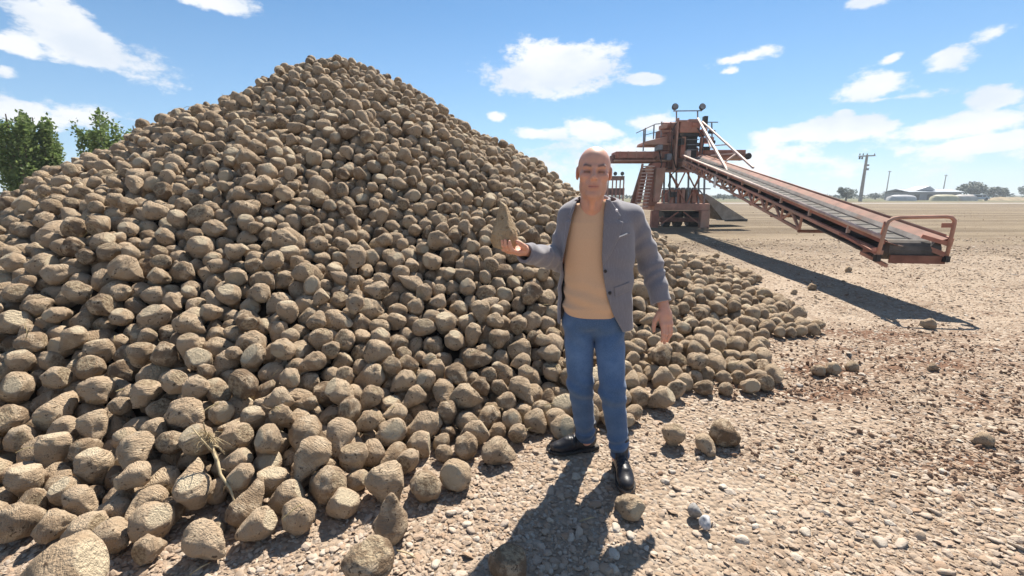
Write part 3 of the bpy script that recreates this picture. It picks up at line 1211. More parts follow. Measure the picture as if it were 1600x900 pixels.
# ------------------------------------------------------------------ beet cleaning and loading machine
RUST = (.34, .135, .085)
MAT_RED = plain_mat("rusty_red_paint", (.37, .16, .112), .75, var=.3, scale=2.2, dirt=(.35, .24, .17), dirt_amt=.6)
MAT_RED2 = plain_mat("faded_red_paint", (.44, .235, .175), .8, var=.25, scale=1.7, dirt=(.40, .29, .215), dirt_amt=.75)
MAT_DARKRED = plain_mat("old_brown_red_paint", (.21, .098, .072), .8, var=.3, scale=3, dirt=(.17, .11, .075), dirt_amt=.5)
MAT_PINK = plain_mat("sun_bleached_pale_paint", (.56, .43, .37), .7, var=.18, scale=4, dirt=(.42, .24, .17), dirt_amt=.4)
MAT_BELT = plain_mat("dusty_rubber_belt", (.10, .092, .085), .85, var=.3, scale=5, dirt=(.17, .13, .10), dirt_amt=.45)
MAT_BLACK = plain_mat("black_steel", (.025, .024, .025), .6, var=.3, scale=6, dirt=(.12, .09, .065), dirt_amt=.3)
MAT_STEEL = plain_mat("grey_steel_pipe", (.20, .21, .23), .5, metal=.3, var=.25, scale=6, dirt=(.3, .2, .14), dirt_amt=.4)
MAT_GREY = plain_mat("dusty_concrete", (.30, .27, .23), .9, var=.2, scale=3, dirt=(.34, .26, .18), dirt_amt=.5)
MAT_WHITE = plain_mat("weathered_white", (.72, .71, .68), .7, var=.1, scale=3, dirt=(.5, .45, .38), dirt_amt=.3)
MAT_SLAT = plain_mat("pale_worn_rail", (.34, .30, .265), .7, var=.2, scale=5, dirt=(.33, .2, .14), dirt_amt=.5)


def pbox(x0, y0, x1, y1, Y0, Y1, mb=None):
    """box whose near face covers these photo pixels at depth Y0 and which runs back to Y1"""
    mb = mb or MB()
    a, b = at(x0, y1, Y0), at(x1, y0, Y0)
    return mb.box((a.x, Y0, a.z), (b.x, Y1, b.z))


def pbar(x0, y0, x1, y1, Y0, w, Y1=None, h=None, mb=None):
    mb = mb or MB()
    return mb.bar(at(x0, y0, Y0), at(x1, y1, Y1 if Y1 else Y0), w, h)


def beveled(o, w=.012):
    md = o.modifiers.new('bevel', 'BEVEL')
    md.width = w
    md.segments = 1
    md.limit_method = 'ANGLE'
    return o


def build_machine():
    base = gp(1065, 356)
    O = Vector((base.x, base.y + .6, 0))
    T = empty("beet_cleaning_machine", O)
    tag(T, "tall rusty red beet cleaning and loading machine with a long sloping conveyor", "machine")

    def B(mb, name, mat, parent=T, smooth=False, bev=None):
        o = mb.build(name, mat, parent, smooth, origin=O)
        if bev: beveled(o, bev)
        return o
    F, K = 21.6, 23.6            # near and far face of the tower
    # undercarriage
    ch = B(pbox(1022, 318, 1110, 329, F, K), "chassis", MAT_RED2, bev=.03)
    for x0, x1, Y, m in ((1096, 1110, F - .05, MAT_RED2), (1019, 1030, F - .05, MAT_RED), (1088, 1098, K, MAT_RED), (1024, 1032, K, MAT_DARKRED)):
        top = at(x0, 329, F).z
        a, b = at(x0, 330, Y), at(x1, 330, Y)
        B(MB().box((a.x, Y, -.02), (b.x, Y + .28, top - .004)), "leg", m, bev=.02)
    B(pbox(1031, 340, 1096, 347, F + .5, F + .8), "axle", MAT_DARKRED, bev=.03)
    B(pbox(1034, 330, 1092, 339, F + 1.0, K - .3), "underframe", MAT_BLACK)
    for x in (1040, 1058, 1078, 1088):
        c = at(x, 343, F + .9)
        w = MB().tube([(c.x - .16, c.y, .36), (c.x + .16, c.y, .36)], .36, 18)
        tyre = B(w, "wheel", MAT_BLACK, smooth=False)
        B(MB().tube([(c.x - .17, c.y, .36), (c.x + .17, c.y, .36)], .17, 14), "rim", MAT_DARKRED, tyre)
        tyre.children[0].location = (0, 0, 0)
    # lower tier: hopper panels with open pipes above
    for k, (x0, x1) in enumerate(((1046, 1054), (1055, 1063), (1064, 1071), (1072, 1080), (1081, 1089))):
        B(pbox(x0, 293, x1, 317.6, F + .25 + .05 * (k % 2), F + .4 + .05 * (k % 2)), "hopper_panel", (MAT_RED2, MAT_RED, MAT_RED2, MAT_GREY, MAT_RED)[k], bev=.01)
    B(pbox(1044, 296, 1092, 317, F + .6, K - .3), "hopper", MAT_DARKRED, bev=.03)
    for x in (1037, 1046, 1056, 1075, 1091, 1100):
        B(pbar(x, 318, x + 1, 264, F + .3, .07), "pipe_post", MAT_STEEL)
    B(pbar(1033, 295, 1110, 295, F + .12, .05), "pipe_rail", MAT_STEEL)
    B(pbar(1091, 295, 1103, 310, F + .12, .05), "pipe_brace", MAT_STEEL)
    # big left chute and the leaning leg beside the stair
    l = MB()
    a = [at(1024, 322, F), at(1012, 322, F), at(1022, 254, F), at(1041, 254, F)]
    l.prism(a, (0, 0, 0), (0, .9, 0))
    B(l, "side_leg", MAT_RED, bev=.03)
    l = MB()
    a = [at(1026, 262, F - .25), at(1041, 262, F - .25), at(1030, 316, F - .25), at(1022, 316, F - .25)]
    l.prism(a, (0, 0, 0), (0, .22, 0))
    B(l, "chute", MAT_RED2, bev=.02)
    l = MB()
    a = [at(986, 318, F + 1.0), at(1001, 318, F + 1.0), at(1013, 262, F + 1.0), at(1003, 262, F + 1.0)]
    l.prism(a, (0, 0, 0), (0, .25, 0))
    B(l, "rear_leg", MAT_DARKRED, bev=.02)
    # stair
    st = B(pbar(993, 325, 1004, 256, F - .1, .06, h=.10), "stair", MAT_RED)
    B(pbar(1011, 325, 1022, 256, F - .1, .06, h=.10), "stringer", MAT_RED, st)
    for k in range(13):
        t = k / 12
        y = 322 - 62 * t
        x0, x1 = 993.5 + 10.5 * t, 1011.5 + 10.5 * t
        B(pbar(x0, y, x1, y, F - .14, .20, h=.045), "step", MAT_PINK, st)
    # main body
    B(pbox(1053, 184, 1062, 268, F - .12, F + .15), "post", MAT_RED2, bev=.015)
    B(pbox(1093, 214, 1099, 262, F - .05, F + .2), "post", MAT_RED, bev=.015)
    B(pbox(1044, 190, 1049, 262, F + .1, F + .3), "post", MAT_RED, bev=.015)
    B(pbox(1040, 230, 1092, 262, F + .45, K), "drive_housing", MAT_DARKRED, bev=.03)
    B(pbox(1035, 200, 1053, 236, F + .35, K - .4), "screen_drum_housing", MAT_DARKRED, bev=.03)
    # ribs and motor on the left of the housing
    for k in range(4):
        B(pbox(1034, 203 + 7 * k, 1052, 206 + 7 * k, F + .25, F + .36), "rib", MAT_RED if k % 2 else MAT_RED2, bev=.008)
    c = at(1040, 196, F + .3)
    B(MB().tube([c + Vector((-.12, 0, 0)), c + Vector((.5, 0, 0))], .14, 12), "motor", MAT_RED)
    head = B(pbox(1062.4, 190, 1095, 207, F - .15, K - .5), "head_box", MAT_RED, bev=.02)
    B(pbox(1061, 187.5, 1074, 190, F - .17, K - .5), "head_lid", MAT_RED2, head)
    B(pbox(1077, 186, 1094, 189.9, F - .10, K - .9), "head_lid", MAT_RED2, head)
    B(pbox(1063, 207.3, 1093, 213, F - .05, K - .5), "shadow_band", MAT_BLACK)  # solid black strip standing in for the shade below the head box
    B(pbox(1073, 213.2, 1090, 246, F + .25, F + 1.4), "dark_opening", MAT_BLACK)  # solid black block standing in for the shaded depth of the opening
    B(pbox(1063, 213.2, 1072.5, 246, F, F + 1.2), "front_plate", MAT_RED, bev=.01)
    for y in (218, 226, 234):
        B(pbar(1073, y, 1092, y, F + .12, .035), "grille_bar", MAT_STEEL)
    B(pbox(1072, 235, 1080, 247, F - .45, F - .2), "control_box", MAT_PINK, bev=.01)
    B(pbox(1099.5, 181, 1107, 199, F + .3, F + .55), "chimney_block", MAT_BLACK, bev=.01)
    B(pbar(1095, 191, 1122, 191, F + .4, .04), "pipe_arm", MAT_STEEL)
    for x, y in ((1094, 226), (1104, 232), (1112, 206), (1112, 222), (1100, 246)):
        c = at(x, y, F + .25)
        B(MB().tube([c + Vector((-.14, 0, 0)), c + Vector((.14, 0, 0))], .09, 10), "roller", MAT_BLACK)
    B(pbar(1112, 191, 1113, 232, F + .4, .05), "pipe_post", MAT_STEEL)
    B(pbox(1104, 214, 1116, 222, F + .2, F + .9), "bracket", MAT_RED, bev=.01)
    # upper left platform
    l = MB()
    a = [at(1006, 226, F + .2), at(1008, 221, F + .2), at(1046, 212, F + .2), at(1052, 216, F + .2), at(1052, 226, F + .2)]
    l.prism(a, (0, 0, 0), (0, 1.3, 0))
    pf = B(l, "platform", MAT_RED2, bev=.02)
    for x, y0, y1 in ((1005, 236, 202), (1007.5, 222, 200), (1021, 217, 195), (1033, 214, 190)):
        B(pbar(x, y0, x + 1, y1, F + .3, .05), "guard_post", MAT_STEEL, pf)
    B(pbar(994, 208, 1024, 194, F + .3, .035), "guard_rail", MAT_STEEL, pf)
    B(pbar(1024, 194, 1056, 191, F + .3, .035), "guard_rail", MAT_STEEL, pf)
    B(pbar(1008, 211, 1034, 204, F + .3, .03), "guard_rail", MAT_STEEL, pf)
    # left boom (discharge belt towards the yard behind)
    bo = B(pbox(962, 236.5, 1046, 247, F + .2, F + 1.2), "boom", MAT_RED, bev=.02)
    B(pbox(957, 242, 1046, 254, F + .35, F + 1.05), "belt_frame", MAT_DARKRED, bo)
    B(pbox(960, 249.5, 1048, 252, F + .12, F + .33), "edge_beam", MAT_RED2, bo)
    for x in range(968, 1046, 13):
        B(pbox(x, 236, x + 1.5, 247.4, F + .15, F + .2), "stiffener", MAT_RED2, bo)
    # right boom
    bo = B(pbox(1099, 234, 1166, 249, F + .6, F + 1.4), "boom", MAT_RED, bev=.02)
    B(pbox(1101, 240, 1163, 243, F + .5, F + .6), "edge_beam", MAT_DARKRED, bo)
    c = at(1169, 244, F + .6)
    B(MB().tube([c + Vector((0, -.05, 0)), c + Vector((0, .85, 0))], .15, 14), "end_roller", MAT_BLACK, bo)
    # pale tie rods holding up the conveyor
    for a in ((1090, 185, F - .2, 1139, 271, 15.5, .075), (1097, 190, F + .3, 1177, 262, 14.6, .06), (1111, 243, 18.5, 1153, 239, 17.6, .05),
              (1129, 256, 17.2, 1149, 241, 17.4, .05), (1108, 228, 20, 1136, 226, 19.3, .04), (1096, 196, F, 1110, 230, 19.8, .05)):
        B(MB().bar(at(a[0], a[1], a[2]), at(a[3], a[4], a[5]), a[6]), "tie_rod", MAT_PINK)
    # lamp masts
    for x, yl in ((1057, 190), (1090, 188)):
        B(pbar(x, yl, x, 173, F + .3, .05), "lamp_post", MAT_STEEL)
    B(pbar(1052, 173.5, 1097, 173, F + .3, .045), "lamp_crossbar", MAT_STEEL)
    for x in (1054, 1096.5):
        c = at(x, 168, F + .3)
        la = B(MB().tube([c + Vector((0, -.10, .03)), c + Vector((0, .02, .0)), c + Vector((0, .10, -.02))], [.15, .13, .06], 12), "lamp", MAT_BLACK)
        B(MB().tube([c + Vector((0, -.125, .035)), c + Vector((0, -.105, .035))], .12, 12), "lamp_glass", MAT_STEEL, la)

    # clutter: cross braces, hoses, small panels
    for a in ((1046, 318, 1071, 268, F + .2), (1071, 318, 1046, 268, F + .25), (1073, 318, 1098, 268, F + .2), (1098, 318, 1073, 268, F + .25), (1030, 352, 1060, 331, F + .1),
              (1096, 352, 1068, 331, F + .1), (1041, 262, 1060, 290, F + .1), (1099, 262, 1086, 290, F + .1), (1024, 318, 1046, 296, F + .1)):
        B(MB().bar(at(a[0], a[1], a[4]), at(a[2], a[3], a[4]), .055), "brace", MAT_RED)
    for k, (x0, y0, x1, y1) in enumerate(((1036, 194, 1043, 200), (1047, 206, 1052, 222), (1064, 216, 1070, 226), (1082, 191, 1090, 197), (1042, 240, 1050, 250), (1066, 252, 1078, 260), (1084, 250, 1091, 261),
                                           (1052, 300, 1058, 308), (1100, 200, 1106, 212), (1029, 226, 1036, 234), (1014, 258, 1020, 268), (1026, 244, 1034, 250))):
        B(pbox(x0, y0, x1, y1, F - .22 + .03 * (k % 3), F + .42), "panel", (MAT_RED2, MAT_DARKRED, MAT_BLACK, MAT_RED, MAT_STEEL)[k % 5], bev=.01)
    for pts in (((1058, 190), (1050, 205), (1049, 235), (1056, 262)), ((1090, 200), (1100, 215), (1097, 240), (1104, 262)), ((1062, 262), (1050, 272), (1044, 290), (1048, 300)),
                ((1096, 205), (1110, 214), (1118, 236), (1128, 262)), ((1030, 236), (1034, 256), (1028, 280), (1030, 300))):
        B(MB().tube([at(x, y, F - .18) for x, y in pts], .025, 6), "hose", MAT_BLACK, T, True)
    # ladder frame and walkway under the head
    B(pbar(1040, 268, 1105, 268, F - .02, .08), "walkway_edge", MAT_RED2)
    B(pbox(1040, 264, 1105, 267, F + .04, K - .4), "walkway", MAT_DARKRED)
    for x in (1086, 1094, 1102, 1110):
        B(pbar(x, 264, x, 250, F + .0, .035), "guard_post", MAT_RED2)

    # ---- conveyor
    El = Vector((5.05, 6.10, .945))      # lower end of the near rail
    Tl = Vector((7.56, 20.5, 3.23))
    d = (Tl - El).normalized()
    s = d.cross(Vector((0, 0, 1))).normalized()       # across, to the right
    n = s.cross(d).normalized()
    Lc = (Tl - El).length

    def cp(u, a, h):
        return El + d * u + s * a + n * h
    W = .74
    bed = B(MB().bar(cp(.15, W / 2 + .05, -.13), cp(Lc + .3, W / 2 + .05, -.13), W - .34, .03, n), "conveyor", MAT_BELT)
    B(MB().bar(cp(.25, W / 2, -.34), cp(Lc, W / 2, -.34), W - .22, .025, n), "return_belt", MAT_BELT, bed)
    # flared red trough plates with worn pale edges
    def plate(a0, h0, a1, h1, th, name, mat, u0_=.0, u1_=None):
        u1_ = Lc + .1 if u1_ is None else u1_
        q = []
        for hh in (0, th):
            q += [cp(u0_, a0, h0 + hh), cp(u0_, a1, h1 + hh), cp(u1_, a1, h1 + hh), cp(u1_, a0, h0 + hh)]
        return B(MB().quadbox(q), name, mat, bed)
    plate(.025, -.045, .20, -.105, .008, "trough_plate", MAT_DARKRED)
    plate(.20, -.100, .265, -.112, .012, "wear_strip", MAT_SLAT)
    plate(W - .15, -.108, W - .12, -.05, .012, "wear_strip", MAT_SLAT)
    plate(W - .12, -.055, W + .02, .005, .008, "trough_plate", MAT_DARKRED)
    B(MB().bar(cp(-.02, .012, -.05), cp(Lc + .2, .012, -.05), .018, .05, n), "side_board", MAT_RED, bed)
    B(MB().bar(cp(-.05, W + .05, -.03), cp(Lc + .2, W + .05, -.03), .02, .11, n), "side_board", MAT_RED2, bed)
    B(MB().tube([cp(-.02, -.02, .015), cp(Lc, -.02, .015)], .032, 8), "hand_rail", MAT_PINK, bed, True)
    B(MB().tube([cp(.1, W + .05, .03), cp(Lc, W + .05, .03)], .016, 8), "hand_rail", MAT_RED2, bed, True)
    u = .7
    while u < Lc - 1:
        B(MB().bar(cp(u, .205, -.075), cp(u + .09, .265, -.075), .03, .035, n), "idler_bracket", MAT_BLACK, bed)
        u += .62
    # cleats on the belt seen edge on
    for k in range(46):
        u = .5 + k * .31
        B(MB().bar(cp(u, .27, -.112), cp(u, W - .16, -.112), .03, .012, n), "cleat", MAT_BLACK, bed)
    u = .9
    while u < Lc:
        B(MB().bar(cp(u, .012, -.03), cp(u, .012, -.14), .05, .03, d), "board_clip", MAT_PINK, bed)
        u += 1.35
    # truss under the near and the far side
    u0, H = 2.55, -.47
    for a, m in ((.02, MAT_RED2), (W - .02, MAT_DARKRED)):
        B(MB().bar(cp(u0, a, H), cp(Lc, a, H + .02), .05, .05, n), "lower_chord", m, bed)
        B(MB().bar(cp(.0, a, -.20), cp(Lc, a, -.20), .05, .055, n), "side_beam", m, bed)
        k, u = 0, u0
        stp = .46
        while u + stp < Lc:
            if k % 2 == 0: p, q = cp(u, a, H), cp(u + stp, a, -.22)
            else: p, q = cp(u, a, -.22), cp(u + stp, a, H)
            B(MB().bar(p, q, .042, .042, s), "brace", m, bed)
            if k % 2 == 0:
                B(MB().bar(cp(u, a, H), cp(u, a, -.22), .038, .038, s), "upright", m, bed)
            u += stp
            k += 1
    for k in range(9):
        u = u0 + k * 1.45
        B(MB().bar(cp(u, .0, H - .03), cp(u, W, H - .03), .05, .05, n), "cross_beam", MAT_DARKRED, bed)
    for k in range(12):
        u = .8 + k * 1.2
        B(MB().tube([cp(u, .06, -.23), cp(u, W - .06, -.23)], .045, 8), "idler_roller", MAT_BLACK, bed)
    # lower end: guard hoop, legs, tail drum
    B(MB().tube([cp(.12, .10, -.18), cp(.12, W - .02, -.18)], .14, 16), "tail_drum", MAT_BELT, bed)
    B(MB().bar(cp(-.06, .10, -.27), cp(-.06, W + .03, -.27), .02, .11, n), "end_plate", MAT_DARKRED, bed)
    B(MB().bar(cp(-.05, .10, -.37), cp(.6, .10, -.37), .03, .05, n), "end_beam", MAT_RED2, bed)
    la, lb = at(1385, 352, 5.95), at(1370, 405, 5.95)
    ra, rb = at(1491, 350, 5.92), at(1478, 406, 5.92)
    hoop = [lb, la, la + Vector((.02, 0, .05)), la + Vector((.07, 0, .085)), la + Vector((.15, 0, .10)),
            ra + Vector((-.13, 0, .095)), ra + Vector((-.05, 0, .085)), ra + Vector((-.005, 0, .045)), ra, rb]
    B(MB().tube(hoop, .024, 10), "guard_hoop", MAT_RED2, bed, True)
    for (p, q, w) in ((at(1472, 352, 6.02), at(1490, 352, 5.92), .05), (at(1440, 369, 6.1), at(1484, 382, 5.93), .045), (at(1438, 383, 6.1), at(1479, 399, 5.93), .05),
                      (at(1384, 349, 5.95), cp(.1, .03, 0), .045), (at(1372, 390, 5.95), cp(.4, .03, -.28), .045), (cp(1.2, .02, -.2), at(1373, 398, 5.95), .03)):
        B(MB().bar(p, q, w, w * 1.2), "hoop_strut", MAT_RED, bed)
    B(MB().box(lb - Vector((.03, .03, .03)), lb + Vector((.03, .03, .06))), "hoop_foot", MAT_BLACK, bed)
    B(MB().box(rb - Vector((.03, .03, .03)), rb + Vector((.03, .03, .05))), "hoop_foot", MAT_BLACK, bed)
    c = cp(8.9, -.03, -.38)
    B(MB().bar(c + n * .16, c - n * .18, .24, .02, s), "notice_plate", MAT_WHITE, bed)
    for p in (cp(5.2, 0, H), cp(5.2, W, H)):
        pass

    # loading ramp right of the machine and a plank pile
    rp = MB()
    a = [at(1097, 303, F + 1), at(1104, 303, F + 1), at(1166, 342, F + 1), at(1130, 344, F + 1)]
    rp.prism(a, (0, 0, 0), (0, 1.6, 0))
    o = rp.build("loading_ramp", MAT_GREY, origin=(at(1140, 343, F + 1).x, F + 1, 0))
    o.location = (at(1140, 343, F + 1).x, F + 1, 0)
    tag(o, "grey sloping concrete ramp right of the red machine's legs", "ramp")
    for k, (x0, x1, y) in enumerate(((1114, 1150, 342), (1122, 1160, 344), (1135, 1168, 346))):
        g = gp(.5 * (x0 + x1), y)
        w = (x1 - x0) / FPX * g.y
        mb = MB().box((-w / 2, 0, 0), (w / 2, .25, .08 + .03 * k))
        o = mb.build("timber_beam", (MAT_DARKRED, MAT_SLAT, MAT_BLACK)[k])
        o.location = (g.x, g.y, 0)
        o.rotation_euler = (0, 0, .03 * (k - 1))
        tag(o, ("red-brown beam, leftmost of the three lying below the grey ramp", "pale beam in the middle of the three lying below the grey ramp",
                "black beam, rightmost of the three lying below the grey ramp")[k], "beam")

    # second, smaller machine far behind
    D = 46.0
    b0 = at(965, 305, D)
    O2 = Vector((b0.x, D, 0))
    T2 = empty("distant_machine", O2)
    tag(T2, "small far-off red machine frame with two lamps, seen beside the man's ear", "machine")

    def B2(mb, name, mat): return mb.build(name, mat, T2, origin=O2)
    B2(pbox(948, 275, 976, 281, D, D + 2), "deck", MAT_DARKRED)
    for x in (950, 957, 963, 969, 974.5):
        a, b = at(x, 281, D), at(x + 1.4, 281, D)
        B2(MB().box((a.x, D, 0), (b.x, D + .2, a.z)), "post", MAT_RED)
    B2(pbox(948, 294, 976, 305, D + .3, D + 2), "hopper", MAT_DARKRED)
    for x in (961, 972):
        c = at(x, 273, D + .5)
        B2(MB().bar(at(x, 275, D + .5), c, .06), "lamp_post", MAT_STEEL)
        B2(MB().tube([c + Vector((0, -.1, .1)), c + Vector((0, .2, .1))], [.2, .1], 10), "lamp", MAT_BLACK)


build_machine()
# ------------------------------------------------------------------ trees, poles and far buildings
def leaf_material(name, a, b_, trans=.3):
    m, nt, N, L, b = nodes_of(name)
    geo = N.new('ShaderNodeNewGeometry')
    c = mixc(nt, geo.outputs['Random Per Island'], a, b_)
    L.new(c, b.inputs['Base Color'])
    b.inputs['Roughness'].default_value = .55
    b.inputs['Specular IOR Level'].default_value = .3
    tr = N.new('ShaderNodeBsdfTranslucent')
    L.new(c, tr.inputs['Color'])
    mx = N.new('ShaderNodeMixShader')
    mx.inputs[0].default_value = trans
    L.new(b.outputs[0], mx.inputs[1])
    L.new(tr.outputs[0], mx.inputs[2])
    L.new(mx.outputs[0], N['Material Output'].inputs['Surface'])
    return m


MAT_LEAF = leaf_material("poplar_leaves", (.11, .17, .05), (.24, .31, .115), .5)
MAT_LEAF_FAR = leaf_material("far_foliage", (.045, .07, .045), (.08, .11, .065), .2)
MAT_BARK = plain_mat("bark", (.16, .12, .085), .9, var=.3, scale=6)


def leaves_mesh(name, pts, size, rr, mat):
    V, F = [], []
    for p, sc in pts:
        d = Vector((rr.gauss(0, 1), rr.gauss(0, 1), rr.gauss(0, 1))).normalized()
        u = d.orthogonal().normalized()
        w = d.cross(u)
        s = size * sc * rr.uniform(.7, 1.3)
        i = len(V)
        V += [tuple(p - d * s), tuple(p + u * s * .55 + w * s * .12), tuple(p + d * s), tuple(p - u * s * .55 + w * s * .12)]
        F += [(i, i + 1, i + 2), (i, i + 2, i + 3)]
    me = mesh_from(name, V, F)
    me.materials.append(mat)
    return me


def upright_tree(px, top_y, half_px, Y, label, seed, shoots=16, leaves=5200, thin=1.0, group=None):
    rr = random.Random(seed)
    top = at(px, top_y, Y)
    hw = half_px / FPX * Y
    base = Vector((top.x, Y, 0))
    t = empty("poplar_tree", base)
    tag(t, label, "tree", group)
    H = top.z
    tr = MB()
    tr.tube([(0, 0, -.1), (.03, .02, H * .35), (-.03, 0, H * .65), (0, 0, H * .95)], [.09, .07, .04, .012], 8)
    pts = []
    for k in range(shoots):
        z0 = H * rr.uniform(.08, .55)
        ang = rr.uniform(0, 6.3)
        out = hw * rr.uniform(.45, 1.0)
        tip = Vector((math.cos(ang) * out, math.sin(ang) * out, z0 + (H - z0) * rr.uniform(.55, .98)))
        a = Vector((0, 0, z0))
        m = Vector((tip.x * .75, tip.y * .75, z0 + (tip.z - z0) * .45))
        tr.tube([a, m, tip], [.028, .018, .006], 5)
        n = int(leaves / shoots)
        for j in range(n):
            u = rr.random() ** .7
            p = a.lerp(m, u * 2) if u < .5 else m.lerp(tip, u * 2 - 1)
            r = hw * .26 * thin * (1.15 - u) + .04
            q = p + Vector((rr.gauss(0, r), rr.gauss(0, r), rr.gauss(0, r * 1.3)))
            pts.append((q, 1))
    tr.build("trunk", MAT_BARK, t)
    link("crown", leaves_mesh("crown", pts, .055, rr, MAT_LEAF), None, t)


upright_tree(6, 166, 24, 13.0, "bright green upright tree at the photo's left edge, tallest and leftmost", 3, 11, 5200, .8)
upright_tree(48, 172, 24, 13.6, "dense green upright tree, second from the left edge beside the heap", 4, 12, 5200, .8)
upright_tree(146, 170, 30, 13.8, "pointed green tree right above the heap's left shoulder", 6, 13, 4300, .75)
upright_tree(206, 186, 30, 14.5, "sparse sapling whose thin shoots just show over the heap's left slope", 8, 10, 1300, .5)


def far_tree(px, base_y, top_y, half_px, Y, label, seed, n=1600):
    rr = random.Random(seed)
    b = at(px, base_y, Y)
    H = at(px, top_y, Y).z
    hw = half_px / FPX * Y
    t = empty("broadleaf_tree", (b.x, Y, 0))
    tag(t, label, "tree", "trees on the horizon")
    MB().tube([(0, 0, -.2), (.1, 0, H * .3), (0, 0, H * .7)], [.25, .2, .08], 7).build("trunk", MAT_BARK, t)
    lobes = [(Vector((rr.uniform(-.7, .7) * hw, rr.uniform(-.5, .5) * hw, H * rr.uniform(.4, .8))), rr.uniform(.25, .45)) for _ in range(11)]
    pts = []
    for k in range(n):
        c, r = rr.choice(lobes)
        v = Vector((rr.gauss(0, 1), rr.gauss(0, 1), rr.gauss(0, 1))).normalized() * rr.random() ** .35
        p = c + Vector((v.x * hw * r, v.y * hw * r, v.z * H * r * .75))
        if .15 < p.z < H * 1.02: pts.append((p, 1))
    link("crown", leaves_mesh("crown", pts, hw * .085, rr, MAT_LEAF_FAR), None, t)


far_tree(1322, 309, 292, 14, 118, "rounded dark tree just left of the tall utility pole", 1)
far_tree(1516, 312, 284, 24, 150, "large round tree above the low sheds near the right edge", 2, 2600)
far_tree(1551, 312, 292, 18, 152, "lower tree joined to the right of the large round one", 3)
far_tree(1602, 312, 291, 14, 150, "dark tree cut by the right edge of the photo", 4)
far_tree(1395, 312, 300, 10, 170, "small bush left of the white tarpaulin heap", 5, 800)
far_tree(1410, 312, 298, 6, 172, "narrow bush behind the white tarpaulin heap", 6, 600)
far_tree(1367, 312, 301, 12, 165, "low bush between the two left utility poles", 7, 700)
far_tree(1130, 312, 303, 14, 160, "low bush on the horizon seen under the conveyor, left one", 8, 700)
far_tree(1156, 312, 304, 16, 170, "low bush on the horizon seen under the conveyor, right one", 9, 700)


def tree_belt():
    """far scrub that reads as one low green strip"""
    rr = random.Random(77)
    pts = []
    for k in range(9000):
        x = rr.uniform(-330, 420)
        y = 205 + rr.gauss(0, 4)
        h = 1.5 + 1.3 * (mnoise.noise((x * .05, 0, 3)) + .5 * mnoise.noise((x * .2, 1, 3)))
        if h <= .3: continue
        pts.append((Vector((x, y, rr.random() * h)), 1))
    o = link("scrub", leaves_mesh("scrub", pts, .75, rr, MAT_LEAF_FAR))
    tag(o, "low green scrub along the far edge of the plain", "scrub", kind="stuff")


tree_belt()


def pole(px, top_y, base_y, Y, arm_px, label, insul=True):
    top = at(px, top_y, Y)
    t = empty("utility_pole", (top.x, Y, 0))
    tag(t, label, "utility pole", "utility poles")
    H = top.z
    k = Y / FPX
    m = plain_mat("concrete_pole", (.30, .27, .24), .9, var=.2, scale=2)
    MB().tube([(0, 0, -.2), (0, 0, H)], [2.6 * k if insul else .22, 1.6 * k if insul else .14], 8).build("shaft", m, t)
    if arm_px:
        w = arm_px * k
        a = MB().bar((-w / 2, 0, H - .35), (w / 2, 0, H - .15), .28, .28).build("crossarm", m, t)
        for x in (-w * .46, -w * .25, 0.0, w * .46):
            MB().tube([(x, 0, H - .1), (x, 0, H + .35)], [.16, .10], 6).build("insulator", MAT_STEEL, a)
        for x in (-w * .44, -w * .28):
            MB().tube([(x, 0, H - 1.0), (x, 0, H - .5)], .2, 6).build("switch", MAT_BLACK, a)
        MB().box((.3, -.2, H - 3.6), (.8, .2, H - 3.1)).build("fuse_box", MAT_STEEL, t)
        MB().box((.3, -.2, H - 2.6), (.75, .2, H - 2.2)).build("fuse_box", MAT_STEEL, t)
    else:
        MB().bar((-.6, 0, H - .3), (.6, 0, H - .3), .22).build("crossarm", m, t)


pole(1355, 242, 306, 112, 24, "thick leaning-looking utility pole with a crossarm, tallest of the three")
pole(1390.4, 267, 303, 185, 0, "thin utility pole, middle one of the three on the horizon", False)
pole(1478.5, 273, 301, 190, 0, "thin utility pole rising above the dark shed roof, rightmost of the three", False)


